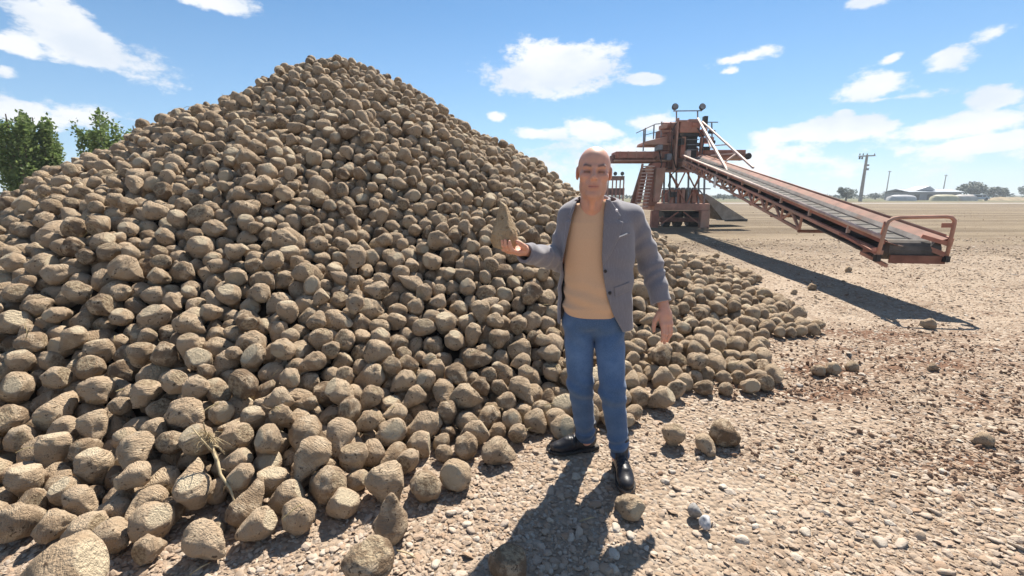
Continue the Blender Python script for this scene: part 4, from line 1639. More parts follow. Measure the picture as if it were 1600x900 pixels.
def far_buildings():
    Y = 140.0
    k = Y / FPX
    mat_wall = plain_mat("shed_wall", (.22, .22, .235), .9, var=.15, scale=.5)
    mat_roof = plain_mat("pale_roof", (.36, .39, .43), .6, var=.1, scale=.5)
    a, b = at(1418, 313, Y), at(1503, 300.5, Y)
    O = Vector(((a.x + b.x) / 2, Y, 0))
    t = empty("storage_shed", O)
    tag(t, "long low dark shed with a pale roof on the horizon", "shed")
    h = b.z
    w = (b.x - a.x) / 2
    MB().box((-w, 0, 0), (w, 9, h)).build("wall", mat_wall, t)
    rf = MB()
    rf.prism([(-w - .4, -.4, h), (w + .4, -.4, h), (w + .4, 4.5, h + .9), (-w - .4, 4.5, h + .9)], (0, 0, 0), (0, 0, .15))
    rf.prism([(-w - .4, 4.5, h + .9), (w + .4, 4.5, h + .9), (w + .4, 9.4, h), (-w - .4, 9.4, h)], (0, 0, 0), (0, 0, .15))
    rf = rf.build("roof", mat_roof, t)
    c = at(1453, 300, Y).x - O.x
    MB().prism([(c - 3.2, 1, h + .6), (c + 2.6, 1, h + .6), (c + .6, 1, h + 1.9), (c - .8, 1, h + 1.4)], (0, 0, 0), (0, 5, 0)).build("dormer", mat_roof, rf)
    for x in (-5.5, -1.5, 2.5, 6):
        MB().box((x - .8, -.06, 0), (x + .8, -.003, h * .75)).build("door", MAT_BLACK, t)

    def mound(x0, x1, ytop, Y, col, name, label, cat):
        a, b = at(x0, 313, Y), at(x1, ytop, Y)
        w, h = b.x - a.x, b.z
        n = 10
        V, F = [], []
        rr = random.Random(x0)
        for i in range(9):
            u = i / 8
            sc = 1 - .16 * abs(2 * u - 1) ** 4
            for j in range(n + 1):
                th = math.pi * j / n
                V.append((w * (u - .5), 1.9 * math.cos(th) * sc, h * math.sin(th) ** .6 * sc * (1 + rr.uniform(-.04, .04))))
        for i in range(8):
            for j in range(n):
                p = i * (n + 1) + j
                F.append((p, p + n + 1, p + n + 2, p + 1))
        F.append(tuple(range(n + 1)))
        F.append(tuple(8 * (n + 1) + j for j in range(n + 1))[::-1])
        o = link(name, mesh_from(name, V, F), plain_mat(name + "_cover", col, .6, var=.12, scale=.6), None, True)
        o.location = ((a.x + b.x) / 2, Y, 0)
        tag(o, label, cat)
    mound(1391, 1426, 304.5, 128, (.40, .40, .41), "white_tarpaulin_heap", "long heap under a white tarpaulin left of the dark shed", "heap")
    mound(1459, 1491, 304, 128, (.42, .38, .25), "yellow_tarpaulin_heap", "heap under a yellowish cover in front of the dark shed", "heap")
    mound(1492, 1521, 304, 129, (.44, .40, .36), "pale_tarpaulin_heap", "heap under a pale pinkish cover right of the yellow one", "heap")
    # parked van
    a, b = at(1521, 312, 128), at(1548, 303.5, 128)
    O = Vector(((a.x + b.x) / 2, 128, 0))
    v = empty("parked_van", O)
    tag(v, "bluish grey parked van with white roof right of the covered heaps", "van")
    w, h = (b.x - a.x) / 2, b.z
    mb = MB()
    prof = [(-w, 0, .4), (w, 0, .4), (w, 0, h * .5), (w * .72, 0, h * .6), (w * .5, 0, h * .92), (-w, 0, h * .92)]
    mb.prism(prof, (0, 0, 0), (0, 2, 0))
    body = mb.build("body", plain_mat("van_paint", (.34, .40, .48), .4, var=.08, scale=1), v)
    MB().box((-w, -.02, h * .925), (w * .5, 2.02, h)).build("roof", MAT_WHITE, v)
    MB().box((w * .1, -.02, h * .6), (w * .46, -.003, h * .85)).build("window", MAT_BLACK, v)
    MB().box((-w * .8, -.02, h * .6), (0, -.003, h * .85)).build("window", MAT_BLACK, v)
    for x in (-w * .6, w * .6):
        MB().tube([(x, -.05, .42), (x, .25, .42)], .42, 14).build("wheel", MAT_BLACK, v)
    # pale road across the plain
    V, F = [], []
    for i in range(41):
        x = -300 + 20 * i
        V += [(x, 84, .03), (x, 88.5, .03)]
    F = [(2 * i, 2 * i + 2, 2 * i + 3, 2 * i + 1) for i in range(40)]
    o = link("road", mesh_from("road", V, F), plain_mat("pale_gravel_road", (.46, .43, .39), .95, var=.12, scale=.4))
    tag(o, "pale straight road crossing the plain", "road", kind="structure")
    # brown bank right of the van
    V, F = [], []
    n = 24
    for i in range(n + 1):
        x = at(1545, 312, 133).x + i * 1.6
        h = 1.0 + .5 * mnoise.noise((x * .4, 0, 0)) if 0 < i < n else .05
        V += [(x, 130, -.1), (x, 133, h), (x, 137, -.1)]
    for i in range(n):
        for j in range(2):
            p = 3 * i + j
            F.append((p, p + 3, p + 4, p + 1))
    o = link("earth_bank", mesh_from("earth_bank", V, F), plain_mat("dry_bank", (.26, .20, .12), .95, var=.3, scale=.7), None, True)
    tag(o, "low brown earth bank at the far right", "terrain", kind="structure")


far_buildings()
# ------------------------------------------------------------------ the man, sculpted as distance fields
def V3(v): return np.array([v[0], v[1], v[2]], dtype=np.float64)


def s_cap(P, a, b, ra, rb=None):
    rb = ra if rb is None else rb
    a, b = V3(a), V3(b)
    ba = b - a
    t = np.clip(((P - a) @ ba) / (ba @ ba), 0, 1)
    return np.linalg.norm(P - a - t[:, None] * ba, axis=1) - (ra + (rb - ra) * t)


def s_ell(P, c, r, M=None):
    q = P - V3(c)
    if M is not None: q = q @ M
    r = V3(r)
    k0 = np.linalg.norm(q / r, axis=1)
    k1 = np.linalg.norm(q / (r * r), axis=1) + 1e-9
    return k0 * (k0 - 1) / k1


def s_rbox(P, c, h, r, M):
    q = np.abs((P - V3(c)) @ M) - (V3(h) - r)
    return np.linalg.norm(np.maximum(q, 0), axis=1) + np.minimum(q.max(1), 0) - r


def smin(a, b, k):
    h = np.clip(.5 + .5 * (b - a) / k, 0, 1)
    return b + (a - b) * h - k * h * (1 - h)


def smax(a, b, k): return -smin(-a, -b, k)


def axes(x, y):
    """matrix whose columns are an orthonormal frame: first x, second made square to it"""
    x = V3(x) / np.linalg.norm(V3(x))
    y = V3(y) - x * (V3(y) @ x)
    y /= np.linalg.norm(y)
    return np.stack([x, y, np.cross(x, y)], 1)


def loft(P, zs, cx, cy, a, b, e=2.3):
    z = P[:, 2]
    X, Y_, A, B_ = (np.interp(z, zs, v) for v in (cx, cy, a, b))
    q = (np.abs((P[:, 0] - X) / A) ** e + np.abs((P[:, 1] - Y_) / B_) ** e) ** (1 / e)
    return (q - 1) * np.minimum(A, B_)


_wr = np.random.default_rng(3)
_WK = _wr.normal(0, 1, (10, 3))
_WP = _wr.uniform(0, 6.28, 10)


def wob(P, f, seed=0, n=6):
    """smooth pseudo noise in -1..1"""
    out = np.zeros(len(P))
    Q = P * f
    w = np.sin(Q @ _WK[(seed + 3) % 10] * .7 + _WP[seed % 10])
    for i in range(n):
        k = (i + seed) % 10
        out += np.sin(Q @ _WK[k] + _WP[k] + 1.3 * w)
    return out / n * 1.3


def mesh_sdf(f, lo, hi, h):
    """surface nets over a block-sparse grid"""
    lo, hi = V3(lo), V3(hi)
    Bk = 12
    nb = np.ceil((hi - lo) / (h * Bk)).astype(int)
    n = nb * Bk
    D = np.ones(n, dtype=np.float32)
    bi = np.stack(np.meshgrid(*[np.arange(k) for k in nb], indexing='ij'), -1).reshape(-1, 3)
    cen = lo + (bi * Bk + (Bk - 1) / 2) * h
    dc = f(cen)
    rad = Bk * h * .87 * 1.25 + .015
    loc = np.stack(np.meshgrid(*[np.arange(Bk)] * 3, indexing='ij'), -1).reshape(-1, 3)
    act = np.abs(dc) < rad
    for b in bi[(~act) & (dc < 0)]:
        D[b[0] * Bk:(b[0] + 1) * Bk, b[1] * Bk:(b[1] + 1) * Bk, b[2] * Bk:(b[2] + 1) * Bk] = -1
    ab = bi[act]
    for k in range(0, len(ab), 60):
        c = ab[k:k + 60]
        pts = (c[:, None, :] * Bk + loc[None]).reshape(-1, 3)
        val = f(lo + pts * h)
        D[pts[:, 0], pts[:, 1], pts[:, 2]] = val
    S = D < 0
    c = [S[i:n[0] - 1 + i, j:n[1] - 1 + j, k:n[2] - 1 + k] for i in (0, 1) for j in (0, 1) for k in (0, 1)]
    cs = sum(x.astype(np.int8) for x in c)
    cells = np.argwhere((cs > 0) & (cs < 8))
    vid = -np.ones(tuple(n - 1), dtype=np.int64)
    vid[tuple(cells.T)] = np.arange(len(cells))
    acc = np.zeros((len(cells), 3))
    cnt = np.zeros(len(cells))
    corner = [(i, j, k) for i in (0, 1) for j in (0, 1) for k in (0, 1)]
    vals = {o: D[cells[:, 0] + o[0], cells[:, 1] + o[1], cells[:, 2] + o[2]] for o in corner}
    for o in corner:
        for ax in range(3):
            if o[ax]: continue
            p = list(o)
            p[ax] = 1
            p = tuple(p)
            va, vb = vals[o], vals[p]
            m = (va < 0) != (vb < 0)
            t = np.where(m, va / np.where(m, va - vb, 1), 0)
            q = np.tile(np.array(o, float), (len(cells), 1))
            q[:, ax] += t
            acc[m] += q[m]
            cnt[m] += 1
    V = lo + (cells + acc / cnt[:, None]) * h
    faces = []
    for ax in range(3):
        sl0 = [slice(0, n[i]) for i in range(3)]
        a = [slice(1, n[i] - 1) for i in range(3)]
        b = list(a)
        a[ax] = slice(0, n[ax] - 1)
        b[ax] = slice(1, n[ax])
        s0, s1 = S[tuple(a)], S[tuple(b)]
        e = np.argwhere(s0 != s1)
        off = np.array([x.start for x in a])
        inside = s0[tuple(e.T)]
        e = e + off
        u, v = (ax + 1) % 3, (ax + 2) % 3
        q = []
        for du, dv in ((-1, -1), (0, -1), (0, 0), (-1, 0)):
            k = e.copy()
            k[:, u] += du
            k[:, v] += dv
            q.append(vid[tuple(k.T)])
        q = np.stack(q, 1)
        q[~inside] = q[~inside][:, ::-1]
        faces.append(q)
    F = np.concatenate(faces)
    F = F[(F >= 0).all(1)]
    return V, F


def np_mesh(name, V, F, mat, parent=None, origin=None, attrs=None):
    V = V - V3(origin) if origin is not None else V
    me = bpy.data.meshes.new(name)
    me.vertices.add(len(V))
    me.vertices.foreach_set('co', V.astype(np.float32).ravel())
    me.loops.add(F.size)
    me.loops.foreach_set('vertex_index', F.astype(np.int32).ravel())
    me.polygons.add(len(F))
    me.polygons.foreach_set('loop_start', np.arange(0, F.size, 4, dtype=np.int32))
    me.polygons.foreach_set('loop_total', np.full(len(F), 4, dtype=np.int32))
    me.update(calc_edges=True)
    me.validate()
    me.polygons.foreach_set('use_smooth', np.ones(len(me.polygons), dtype=bool))
    for k, v in (attrs or {}).items():
        a = me.attributes.new(k, 'FLOAT_COLOR', 'POINT')
        a.data.foreach_set('color', np.concatenate([v, np.ones((len(v), 1))], 1).astype(np.float32).ravel())
    if mat: me.materials.append(mat)
    o = bpy.data.objects.new(name, me)
    COL.objects.link(o)
    if parent is not None: o.parent = parent
    return o


def local(P, lo, hi, f, pad=.05):
    """evaluate f only inside a box; further off a safe positive distance is enough"""
    lo, hi = V3(lo), V3(hi)
    d = np.linalg.norm(np.maximum(np.maximum(lo - P, P - hi), 0), axis=1)
    m = d < pad
    out = d + .02
    if m.any():
        out[m] = f(P[m])
    return out


def box_of(pts, r):
    A = np.array([V3(p) for p in pts])
    return A.min(0) - r, A.max(0) + r


def bell(x, c, w): return np.exp(-((x - c) / w) ** 2)


# joints, read off the photograph at their real depth
J = dict(
    neck=at(929, 322, 2.43), head=at(928, 270, 2.335),
    rs=at(894, 340, 2.44), re=at(871, 404, 2.46), rw=at(818, 391, 2.21),
    ls=at(986, 342, 2.44), le=at(1017, 414, 2.46), lw=at(1038, 482, 2.35),
    rh=at(904, 505, 2.43), rk=at(907, 602, 2.39), ra=at(915, 686, 2.47),
    lh=at(951, 507, 2.41), lk=at(957, 612, 2.31), la=at(968, 712, 2.30))
ROOT = Vector((J['neck'].x, 2.40, 0))
SHOE_R = (Vector((.51, 2.50, 0)), Vector((-.95, -.22, 0)).normalized())
SHOE_L = (Vector((.613, 2.34, 0)), Vector((-.06, -1, 0)).normalized())
ZS = np.array([.74, .80, .90, 1.0, 1.1, 1.2, 1.3, 1.38, 1.45, 1.52])
TCX = np.interp(ZS, [.74, 1.0, 1.25, 1.5], [.470, .462, .458, .452])
TCY = np.full(10, 2.43)


def build_person():
    HC = V3(J['head'])
    yaw = math.radians(9)
    roll = math.radians(1.5)
    Rz = np.array([[math.cos(yaw), -math.sin(yaw), 0], [math.sin(yaw), math.cos(yaw), 0], [0, 0, 1]])
    Rr = np.array([[math.cos(roll), 0, -math.sin(roll)], [0, 1, 0], [math.sin(roll), 0, math.cos(roll)]])
    HM = (Rz @ Rr)                      # head frame columns

    HS = 1.03
    def head_local(P): return ((P - HC) @ HM.T) / HS

    def head(P):
        return local(P, HC - V3((.12, .14, .26)), HC + V3((.12, .16, .15)), head_)

    def head_(P):
        q = head_local(P)
        xa = q.copy()
        xa[:, 0] = np.abs(q[:, 0])
        d = s_ell(q, (0, .014, .034), (.0785, .098, .090))
        d = smin(d, s_ell(q, (0, -.030, -.042), (.0610, .065, .080)), .035)
        d = smin(d, s_ell(xa, (.043, -.010, -.074), (.020, .034, .028)), .03)      # jaw angle
        d = smin(d, s_ell(q, (0, -.074, -.106), (.030, .020, .020)), .03)          # chin
        d = smin(d, s_ell(xa, (.045, -.060, -.020), (.024, .026, .020)), .022)     # cheekbone
        d = smin(d, s_cap(xa, (.004, -.083, .020), (.046, -.074, .024), .0105, .009), .016)   # brow ridge
        d = smax(d, -s_ell(xa, (.033, -.099, .002), (.022, .023, .0125)), .012)    # socket
        d = smin(d, s_ell(xa, (.033, -.0735, .0025), (.0155, .0135, .0115)), .006)   # lids
        d = smax(d, -s_ell(xa, (.034, -.091, -.0005), (.0160, .0090, .0042)), .0025)    # squinted slit
        d = smin(d, s_cap(q, (0, -.087, .016), (0, -.1125, -.026), .0070, .0125), .011)
        d = smin(d, s_ell(xa, (.0125, -.1020, -.031), (.0090, .011, .0085)), .007)
        d = smax(d, -s_ell(xa, (.007, -.108, -.0395), (.0042, .006, .0035)), .003)
        # nasolabial fold
        d = smax(d, -s_cap(xa, (.020, -.1005, -.034), (.032, -.0905, -.068), .0034), .008)
        d = smin(d, s_ell(q, (0, -.083, -.060), (.030, .016, .020)), .02)
        d = smin(d, s_ell(q, (0, -.0945, -.0615), (.024, .0085, .0050)), .006)
        d = smin(d, s_ell(q, (0, -.0930, -.0745), (.021, .0090, .0055)), .006)
        mz = -.0680 - .10 * (xa[:, 0]) ** 1
        d = smax(d, -(np.sqrt(((q[:, 1] + .1045) / 2.2) ** 2 + (q[:, 2] - mz) ** 2) - .0024 + np.maximum(0, xa[:, 0] - .025)), .003)
        d = smax(d, -s_ell(q, (0, -.1015, -.088), (.018, .008, .006)), .01)
        # forehead lines
        fl = (np.sin(q[:, 2] * 560) * .0004) * (bell(q[:, 2], .052, .016) * (q[:, 1] < -.05))
        d = d + fl
        d = d + .0012 * wob(q, 130, 4) * (q[:, 1] < -.02) * bell(q[:, 2], -.03, .05)
        d = d - .0009 * np.sin(xa[:, 0] * 900 + q[:, 2] * 300) * bell(xa[:, 0], .055, .008) * bell(q[:, 2], -.002, .012)
        # ears
        em = axes((1, .25, 0), (0, 1, .18))
        ear = s_ell(xa, (.0800, .010, -.004), (.0085, .021, .033), em)
        ear = smax(ear, -s_ell(xa, (.0885, .008, -.002), (.006, .012, .021), em), .005)
        d = smin(d, ear, .006)
        # neck
        d = smin(d, s_cap(q, (0, .022, -.075), (0, .062, -.215), .054, .064), .030)
        d = smin(d, s_cap(q, (.0, -.052, -.128), (.0, -.020, -.170), .012, .012), .035)
        return d * HS

    def finger(P, pts, rs, k=.006):
        d = None
        for i in range(len(pts) - 1):
            e = s_cap(P, pts[i], pts[i + 1], rs[i], rs[i + 1])
            d = e if d is None else smin(d, e, k)
        return d

    # hanging hand
    W = V3(J['lw'])
    KN = V3(at(1043.5, 516, 2.31))
    ld = (KN - W) / np.linalg.norm(KN - W)
    lm = axes(ld, (1, .35, 0))             # along, across (image right), normal
    lside, lnrm = lm[:, 1], lm[:, 2]
    if lnrm[1] > 0: lnrm = -lnrm          # towards the viewer: back of the hand
    LF = []
    curl = -lnrm
    for i, (o, L1, L2, L3, r, sp) in enumerate(((-.029, .045, .026, .021, .0096, -.03), (-.0105, .049, .030, .023, .0098, -.01), (.0100, .046, .028, .022, .0094, .01), (.0275, .037, .022, .019, .0086, .03))):
        b = W + ld * (.088 - .004 * (i == 3) - .002 * (i == 0)) + lside * o
        d1 = ld + lside * sp + curl * (.12 + .04 * i)
        d1 /= np.linalg.norm(d1)
        d2 = ld + lside * sp * .6 + curl * (.34 + .05 * i)
        d2 /= np.linalg.norm(d2)
        d3 = ld + curl * (.60 + .05 * i)
        d3 /= np.linalg.norm(d3)
        p1 = b + d1 * L1
        p2 = p1 + d2 * L2
        p3 = p2 + d3 * L3
        LF.append(([b - ld * .03, b, p1, p2, p3], [r, r * 1.08, r * .98, r * .9, r * .78]))
    tb = W + ld * .028 - lside * .030 + curl * .012
    t1 = tb + (ld * .75 - lside * .55 + curl * .35) * .040
    t2 = t1 + (ld * .95 - lside * .18 + curl * .35) * .032
    t3 = t2 + (ld * 1.0 + lside * .02 + curl * .3) * .024
    LT = ([W + ld * .01 - lside * .012 + curl * .008, tb, t1, t2, t3], [.017, .0165, .0125, .0108, .0088])

    # hand under the beet: palm up, fingers to the left and curling up round it
    W2 = V3(J['rw'])
    P2 = V3(at(797, 394, 2.125))
    rd = (P2 - W2) / np.linalg.norm(P2 - W2)
    rm = axes(rd, (.35, -1, 0))            # along, towards the viewer, normal
    rside, rup = rm[:, 1], np.array([0, 0, 1.0])
    rup = rup - rd * (rup @ rd)
    rup /= np.linalg.norm(rup)
    RF = []
    for i, (o, L1, L2, L3, r) in enumerate(((.031, .044, .027, .022, .0092), (.0105, .048, .030, .023, .0095), (-.010, .045, .028, .022, .0090), (-.029, .036, .022, .018, .0082))):
        b = W2 + rd * .090 + rside * o
        d1 = rd * .93 + rup * .30
        d2 = rd * .62 + rup * .78
        d3 = rd * .25 + rup * .97
        p1 = b + d1 * L1
        p2 = p1 + d2 * L2
        p3 = p2 + d3 * L3
        RF.append(([b - rd * .03, b, p1, p2, p3], [r, r * 1.1, r, r * .92, r * .8]))
    tb = W2 + rd * .030 + rside * .030 + rup * .010
    t1 = tb + (rd * .78 + rside * .42 + rup * .42) * .038
    t2 = t1 + (rd * .88 + rside * .0 + rup * .45) * .032
    t3 = t2 + (rd * .85 - rside * .15 + rup * .50) * .024
    RT = ([W2 + rd * .008 + rside * .012, tb, t1, t2, t3], [.017, .0170, .0130, .0112, .0090])

    HB = box_of([p for f_ in LF + [LT] for p in f_[0]] + [W - ld * .05], .02), box_of([p for f_ in RF + [RT] for p in f_[0]] + [W2 - rd * .05], .02)

    def hands(P):
        return np.minimum(local(P, *HB[0], lhand), local(P, *HB[1], rhand))

    def lhand(P):
        d = s_rbox(P, W + ld * .055 + curl * .004, (.043, .040, .0140), .0125, lm)
        d = smin(d, s_cap(P, W - ld * .05, W + ld * .03, .0255, .023), .03)
        for pts, rs in LF:
            d = smin(d, finger(P, pts, rs), .0045)
        return smin(d, finger(P, *LT), .008)

    def rhand(P):
        e = s_rbox(P, W2 + rd * .055, (.043, .040, .0135), .0125, axes(rd, rside))
        e = smin(e, s_cap(P, W2 - rd * .05, W2 + rd * .03, .0255, .023), .03)
        for pts, rs in RF:
            e = smin(e, finger(P, pts, rs), .0045)
        return smin(e, finger(P, *RT), .008)

    def arms(P, grow=0.0):
        d = smin(s_cap(P, J['rs'], J['re'], .046, .037), s_cap(P, J['re'], W2, .038, .025), .02)
        e = smin(s_cap(P, J['ls'], J['le'], .046, .037), s_cap(P, J['le'], W, .038, .025), .02)
        return np.minimum(d, e)

    TA = np.interp(ZS, [.74, .9, 1.05, 1.25, 1.38, 1.45, 1.52], [.150, .155, .145, .155, .165, .12, .06])
    TB = np.interp(ZS, [.74, .9, 1.05, 1.25, 1.38, 1.45, 1.52], [.095, .10, .10, .105, .095, .07, .05])

    def body(P):
        d = loft(P, ZS, TCX, TCY, TA, TB)
        d = smax(d, P[:, 2] - 1.49, .03)
        d = smax(d, .80 - P[:, 2], .03)
        for s in 'rl':
            d = smin(d, smin(s_cap(P, J[s + 'h'], J[s + 'k'], .070, .047), s_cap(P, J[s + 'k'], J[s + 'a'], .047, .034), .02), .03)
        d = smin(d, arms(P), .03)
        for o, t in (SHOE_R, SHOE_L):
            h = V3(o) + V3((0, 0, .055))
            d = smin(d, s_cap(P, h + V3(t) * .04, h + V3(t) * .19 - V3((0, 0, .012)), .034, .026), .03)
        d = smin(d, head(P), .02)
        return smin(d, hands(P), .012)

    V, F = mesh_sdf(body, (-.16, 1.98, .01), (.98, 2.66, 1.80), .0038)
    # skin colouring, including shade painted into the eye sockets
    q = head_local(V)
    xa = np.abs(q[:, 0])
    n = len(V)
    C = np.tile(np.array([.62, .325, .225]), (n, 1))

    def blend(C, m, c): return C + (np.array(c) - C) * np.clip(m, 0, 1)[:, None]
    hd = q[:, 2] > -.16
    front = hd & (q[:, 1] < -.03)
    C = blend(C, hd * bell(q[:, 2], -.09, .045) * .5 * (q[:, 1] < .03), (.36, .215, .17))          # shaved beard
    hairm = hd * (np.clip((q[:, 1] + .028) / .03, 0, 1) * np.clip((q[:, 2] - .0) / .02, 0, 1) * np.clip((.100 - q[:, 2]) / .03, 0, 1)) * (xa > .02)
    C = blend(C, hairm * .45, (.30, .24, .21))
    C = blend(C, hd * bell(q[:, 2], .10, .05) * .25, (.60, .40, .31))
    by = .0265 + .006 * np.clip((xa - .02) / .02, 0, 1) - .20 * np.clip(xa - .042, 0, 1)
    C = blend(C, front * bell(q[:, 2], by, .0060) * np.clip((xa - .012) / .006, 0, 1) * np.clip((.056 - xa) / .008, 0, 1) * .85, (.10, .065, .05))
    C = blend(C, front * bell(q[:, 2], -.0005, .0058) * np.clip((.0175 - np.abs(xa - .034)) / .004, 0, 1) * .95, (.018, .012, .010))
    C = blend(C, front * bell(q[:, 2], .004, .013) * np.clip((.028 - np.abs(xa - .034)) / .01, 0, 1) * .35, (.27, .14, .105))  # darker tint painting shade round the eyes
    C = blend(C, front * bell(q[:, 2], -.068, .0085) * np.clip((.027 - xa) / .006, 0, 1) * .75 * (q[:, 1] < -.075), (.42, .17, .145))
    C = blend(C, front * bell(q[:, 2], -.068, .0016) * np.clip((.027 - xa) / .005, 0, 1) * .8 * (q[:, 1] < -.075), (.13, .05, .045))
    C = blend(C, hd * bell(xa, .088, .012) * bell(q[:, 2], -.004, .035) * (q[:, 1] > -.02) * .5, (.56, .25, .19))
    C = blend(C, front * bell(q[:, 2], -.02, .02) * bell(xa, .045, .02) * .3, (.56, .26, .20))
    hw = np.minimum(np.linalg.norm(V - (W + ld * .08), axis=1), np.linalg.norm(V - (W2 + rd * .08), axis=1)) < .14
    C = blend(C, hw * (.5 + .5 * wob(V, 60, 2)) * .25, (.56, .27, .20))

    m, nt, N, L, b = nodes_of("skin")
    a = N.new('ShaderNodeAttribute')
    a.attribute_name = 'tint'
    tc = N.new('ShaderNodeTexCoord')
    mot = noise_n(nt, tc.outputs['Object'], 45, 4, .6)
    hs = N.new('ShaderNodeHueSaturation')
    mr = N.new('ShaderNodeMapRange')
    mr.inputs['To Min'].default_value = .86
    mr.inputs['To Max'].default_value = 1.14
    L.new(mot, mr.inputs['Value'])
    L.new(mr.outputs[0], hs.inputs['Value'])
    L.new(a.outputs['Color'], hs.inputs['Color'])
    L.new(hs.outputs[0], b.inputs['Base Color'])
    b.inputs['Roughness'].default_value = .48
    b.inputs['Specular IOR Level'].default_value = .4
    b.inputs['Subsurface Weight'].default_value = .25
    b.inputs['Subsurface Radius'].default_value = (.012, .004, .002)
    b.inputs['Subsurface Scale'].default_value = .6
    bump(nt, noise_n(nt, tc.outputs['Object'], 260, 3, .6), .12, .001, b)
    man = np_mesh("person", V, F, m, None, ROOT, {'tint': C})
    man.location = ROOT
    tag(man, "man in open grey blazer, tan sweater and jeans, holding up a beet before the heap", "person")

    # ---------------------------------------------------------- jeans
    def legs(P):
        d = None
        for s, rr in (('r', (.088, .069, .056)), ('l', (.088, .069, .054))):
            h, k, a = V3(J[s + 'h']), V3(J[s + 'k']), V3(J[s + 'a'])
            a = a + V3((0, 0, .018))
            e = smin(s_cap(P, h, k, rr[0], rr[1]), s_cap(P, k, a, rr[1], rr[2]), .03)
            z = P[:, 2]
            # creases: behind the knee, stacked at the hem
            kz = k[2]
            cre = .0048 * bell(z, kz - .02, .09) * np.sin((z - kz) * 70 + 22 * (P[:, 0] - k[0]) + 2.2 * wob(P, 12, 1))
            cre += .0050 * bell(z, a[2] + .06, .08) * np.sin((z - a[2]) * 85 - 24 * (P[:, 0] - a[0]) + 3.0 * wob(P, 14, 4))
            cre += .0045 * bell(z, h[2] - .03, .10) * np.sin((z - h[2]) * 60 + 40 * (P[:, 0] - TCX[0]) * (1 if s == 'r' else -1) + 2 * wob(P, 9, 5))
            cre += .0026 * wob(P * np.array([1, 1, .5]), 20, 2)
            # outer seam
            e = e + cre
            e = smax(e, (a[2] - .022) - z, .004)
            e = smax(e, -smax(s_cap(P, k, a, rr[1] - .010, rr[2] - .010), z - (a[2] + .05), .01), .003)   # hollow hem
            d = e if d is None else smin(d, e, .012)
        pel = loft(P, np.array([.70, .80, .90, 1.0]), np.array([.468] * 4), np.array([2.425] * 4), np.array([.10, .165, .172, .165]), np.array([.07, .112, .118, .115]))
        d = smin(d, smax(pel, .80 - P[:, 2], .04), .04)
        d = smin(d, s_ell(P, (.468, 2.425, .795), (.05, .075, .055)), .03)
        fly = .003 * bell(P[:, 0], .466, .004) * (P[:, 1] < 2.40) * bell(P[:, 2], .86, .08)
        for sg in (-1, 1):
            px_ = .466 + sg * (.075 + .9 * np.clip(.90 - P[:, 2], 0, .08))
            fly = fly + .0025 * bell(P[:, 0], px_, .004) * (P[:, 1] < 2.40) * (P[:, 2] > .80)
        return smax(d + fly, P[:, 2] - .97, .01)

    Vj, Fj = mesh_sdf(legs, (.16, 2.10, .03), (.78, 2.66, 1.0), .0048)
    m, nt, N, L, b = nodes_of("blue_denim")
    tc = N.new('ShaderNodeTexCoord')
    a = N.new('ShaderNodeAttribute')
    a.attribute_name = 'tint'
    weave = noise_n(nt, tc.outputs['Object'], 330, 2, .5)
    c = mixc(nt, ramp(nt, weave, .3, .7), (.046, .088, .172), (.082, .142, .252))
    wash = noise_n(nt, tc.outputs['Object'], 9, 5, .6)
    c = mixc(nt, ramp(nt, wash, .40, .85), c, (.10, .165, .28))
    hs = N.new('ShaderNodeMix')
    hs.data_type = 'RGBA'
    hs.blend_type = 'MULTIPLY'
    hs.inputs['Factor'].default_value = 1
    L.new(c, hs.inputs['A'])
    L.new(a.outputs['Color'], hs.inputs['B'])
    L.new(hs.outputs['Result'], b.inputs['Base Color'])
    b.inputs['Roughness'].default_value = .9
    b.inputs['Specular IOR Level'].default_value = .2
    b.inputs['Sheen Weight'].default_value = .2
    bump(nt, weave, .3, .002, b)
    fade = np.ones((len(Vj), 3))
    fr = (Vj[:, 1] < 2.40)
    thigh = bell(Vj[:, 2], .66, .13) * fr
    fade = fade * (1 + .35 * thigh[:, None]) * (1 - .25 * (Vj[:, 2] < .13))[:, None]
    jeans = np_mesh("jeans", Vj, Fj, m, man, ROOT, {'tint': fade})

    # ---------------------------------------------------------- sweater
    SA = np.interp(ZS, [.74, .88, 1.0, 1.15, 1.3, 1.40, 1.46, 1.52], [.172, .176, .172, .172, .180, .175, .13, .075])
    SB = np.interp(ZS, [.74, .88, 1.0, 1.15, 1.3, 1.40, 1.46, 1.52], [.124, .128, .135, .132, .128, .112, .088, .068])

    def sweater(P):
        d = loft(P, ZS, TCX, TCY, SA, SB)
        d = d + .0035 * wob(P * np.array([1, 1, .55]), 18, 3) * np.clip((1.45 - P[:, 2]) / .1, 0, 1)
        d = d + .0045 * bell(P[:, 2], .97, .10) * np.sin(P[:, 2] * 70 + 18 * (P[:, 0] - .45) + 2 * wob(P, 8, 7))
        d = smax(d, P[:, 2] - 1.478, .01)
        nk = V3(J['neck'])
        col = s_cap(P, V3((nk[0], 2.435, 1.44)), V3((nk[0] + .004, 2.405, 1.497)), .072, .068)
        d = smin(d, col, .02)
        d = smax(d, -(s_cap(P, V3((nk[0], 2.44, 1.44)), V3((nk[0] + .005, 2.385, 1.56)), .052, .066)), .004)
        d = smax(d, P[:, 2] - (1.497 + .10 * (P[:, 1] - 2.40)), .003)
        
        
        d = d
        d = d + .006 * np.clip((.905 - P[:, 2]) / .05, 0, 1) - .004 * bell(P[:, 2], .922, .012)
        return smax(d, .872 - P[:, 2], .006)

    Vs, Fs = mesh_sdf(sweater, (.22, 2.24, .85), (.70, 2.62, 1.54), .0045)
    m, nt, N, L, b = nodes_of("tan_knit")
    tc = N.new('ShaderNodeTexCoord')
    mp = N.new('ShaderNodeMapping')
    mp.inputs['Scale'].default_value = (1, 1, .6)
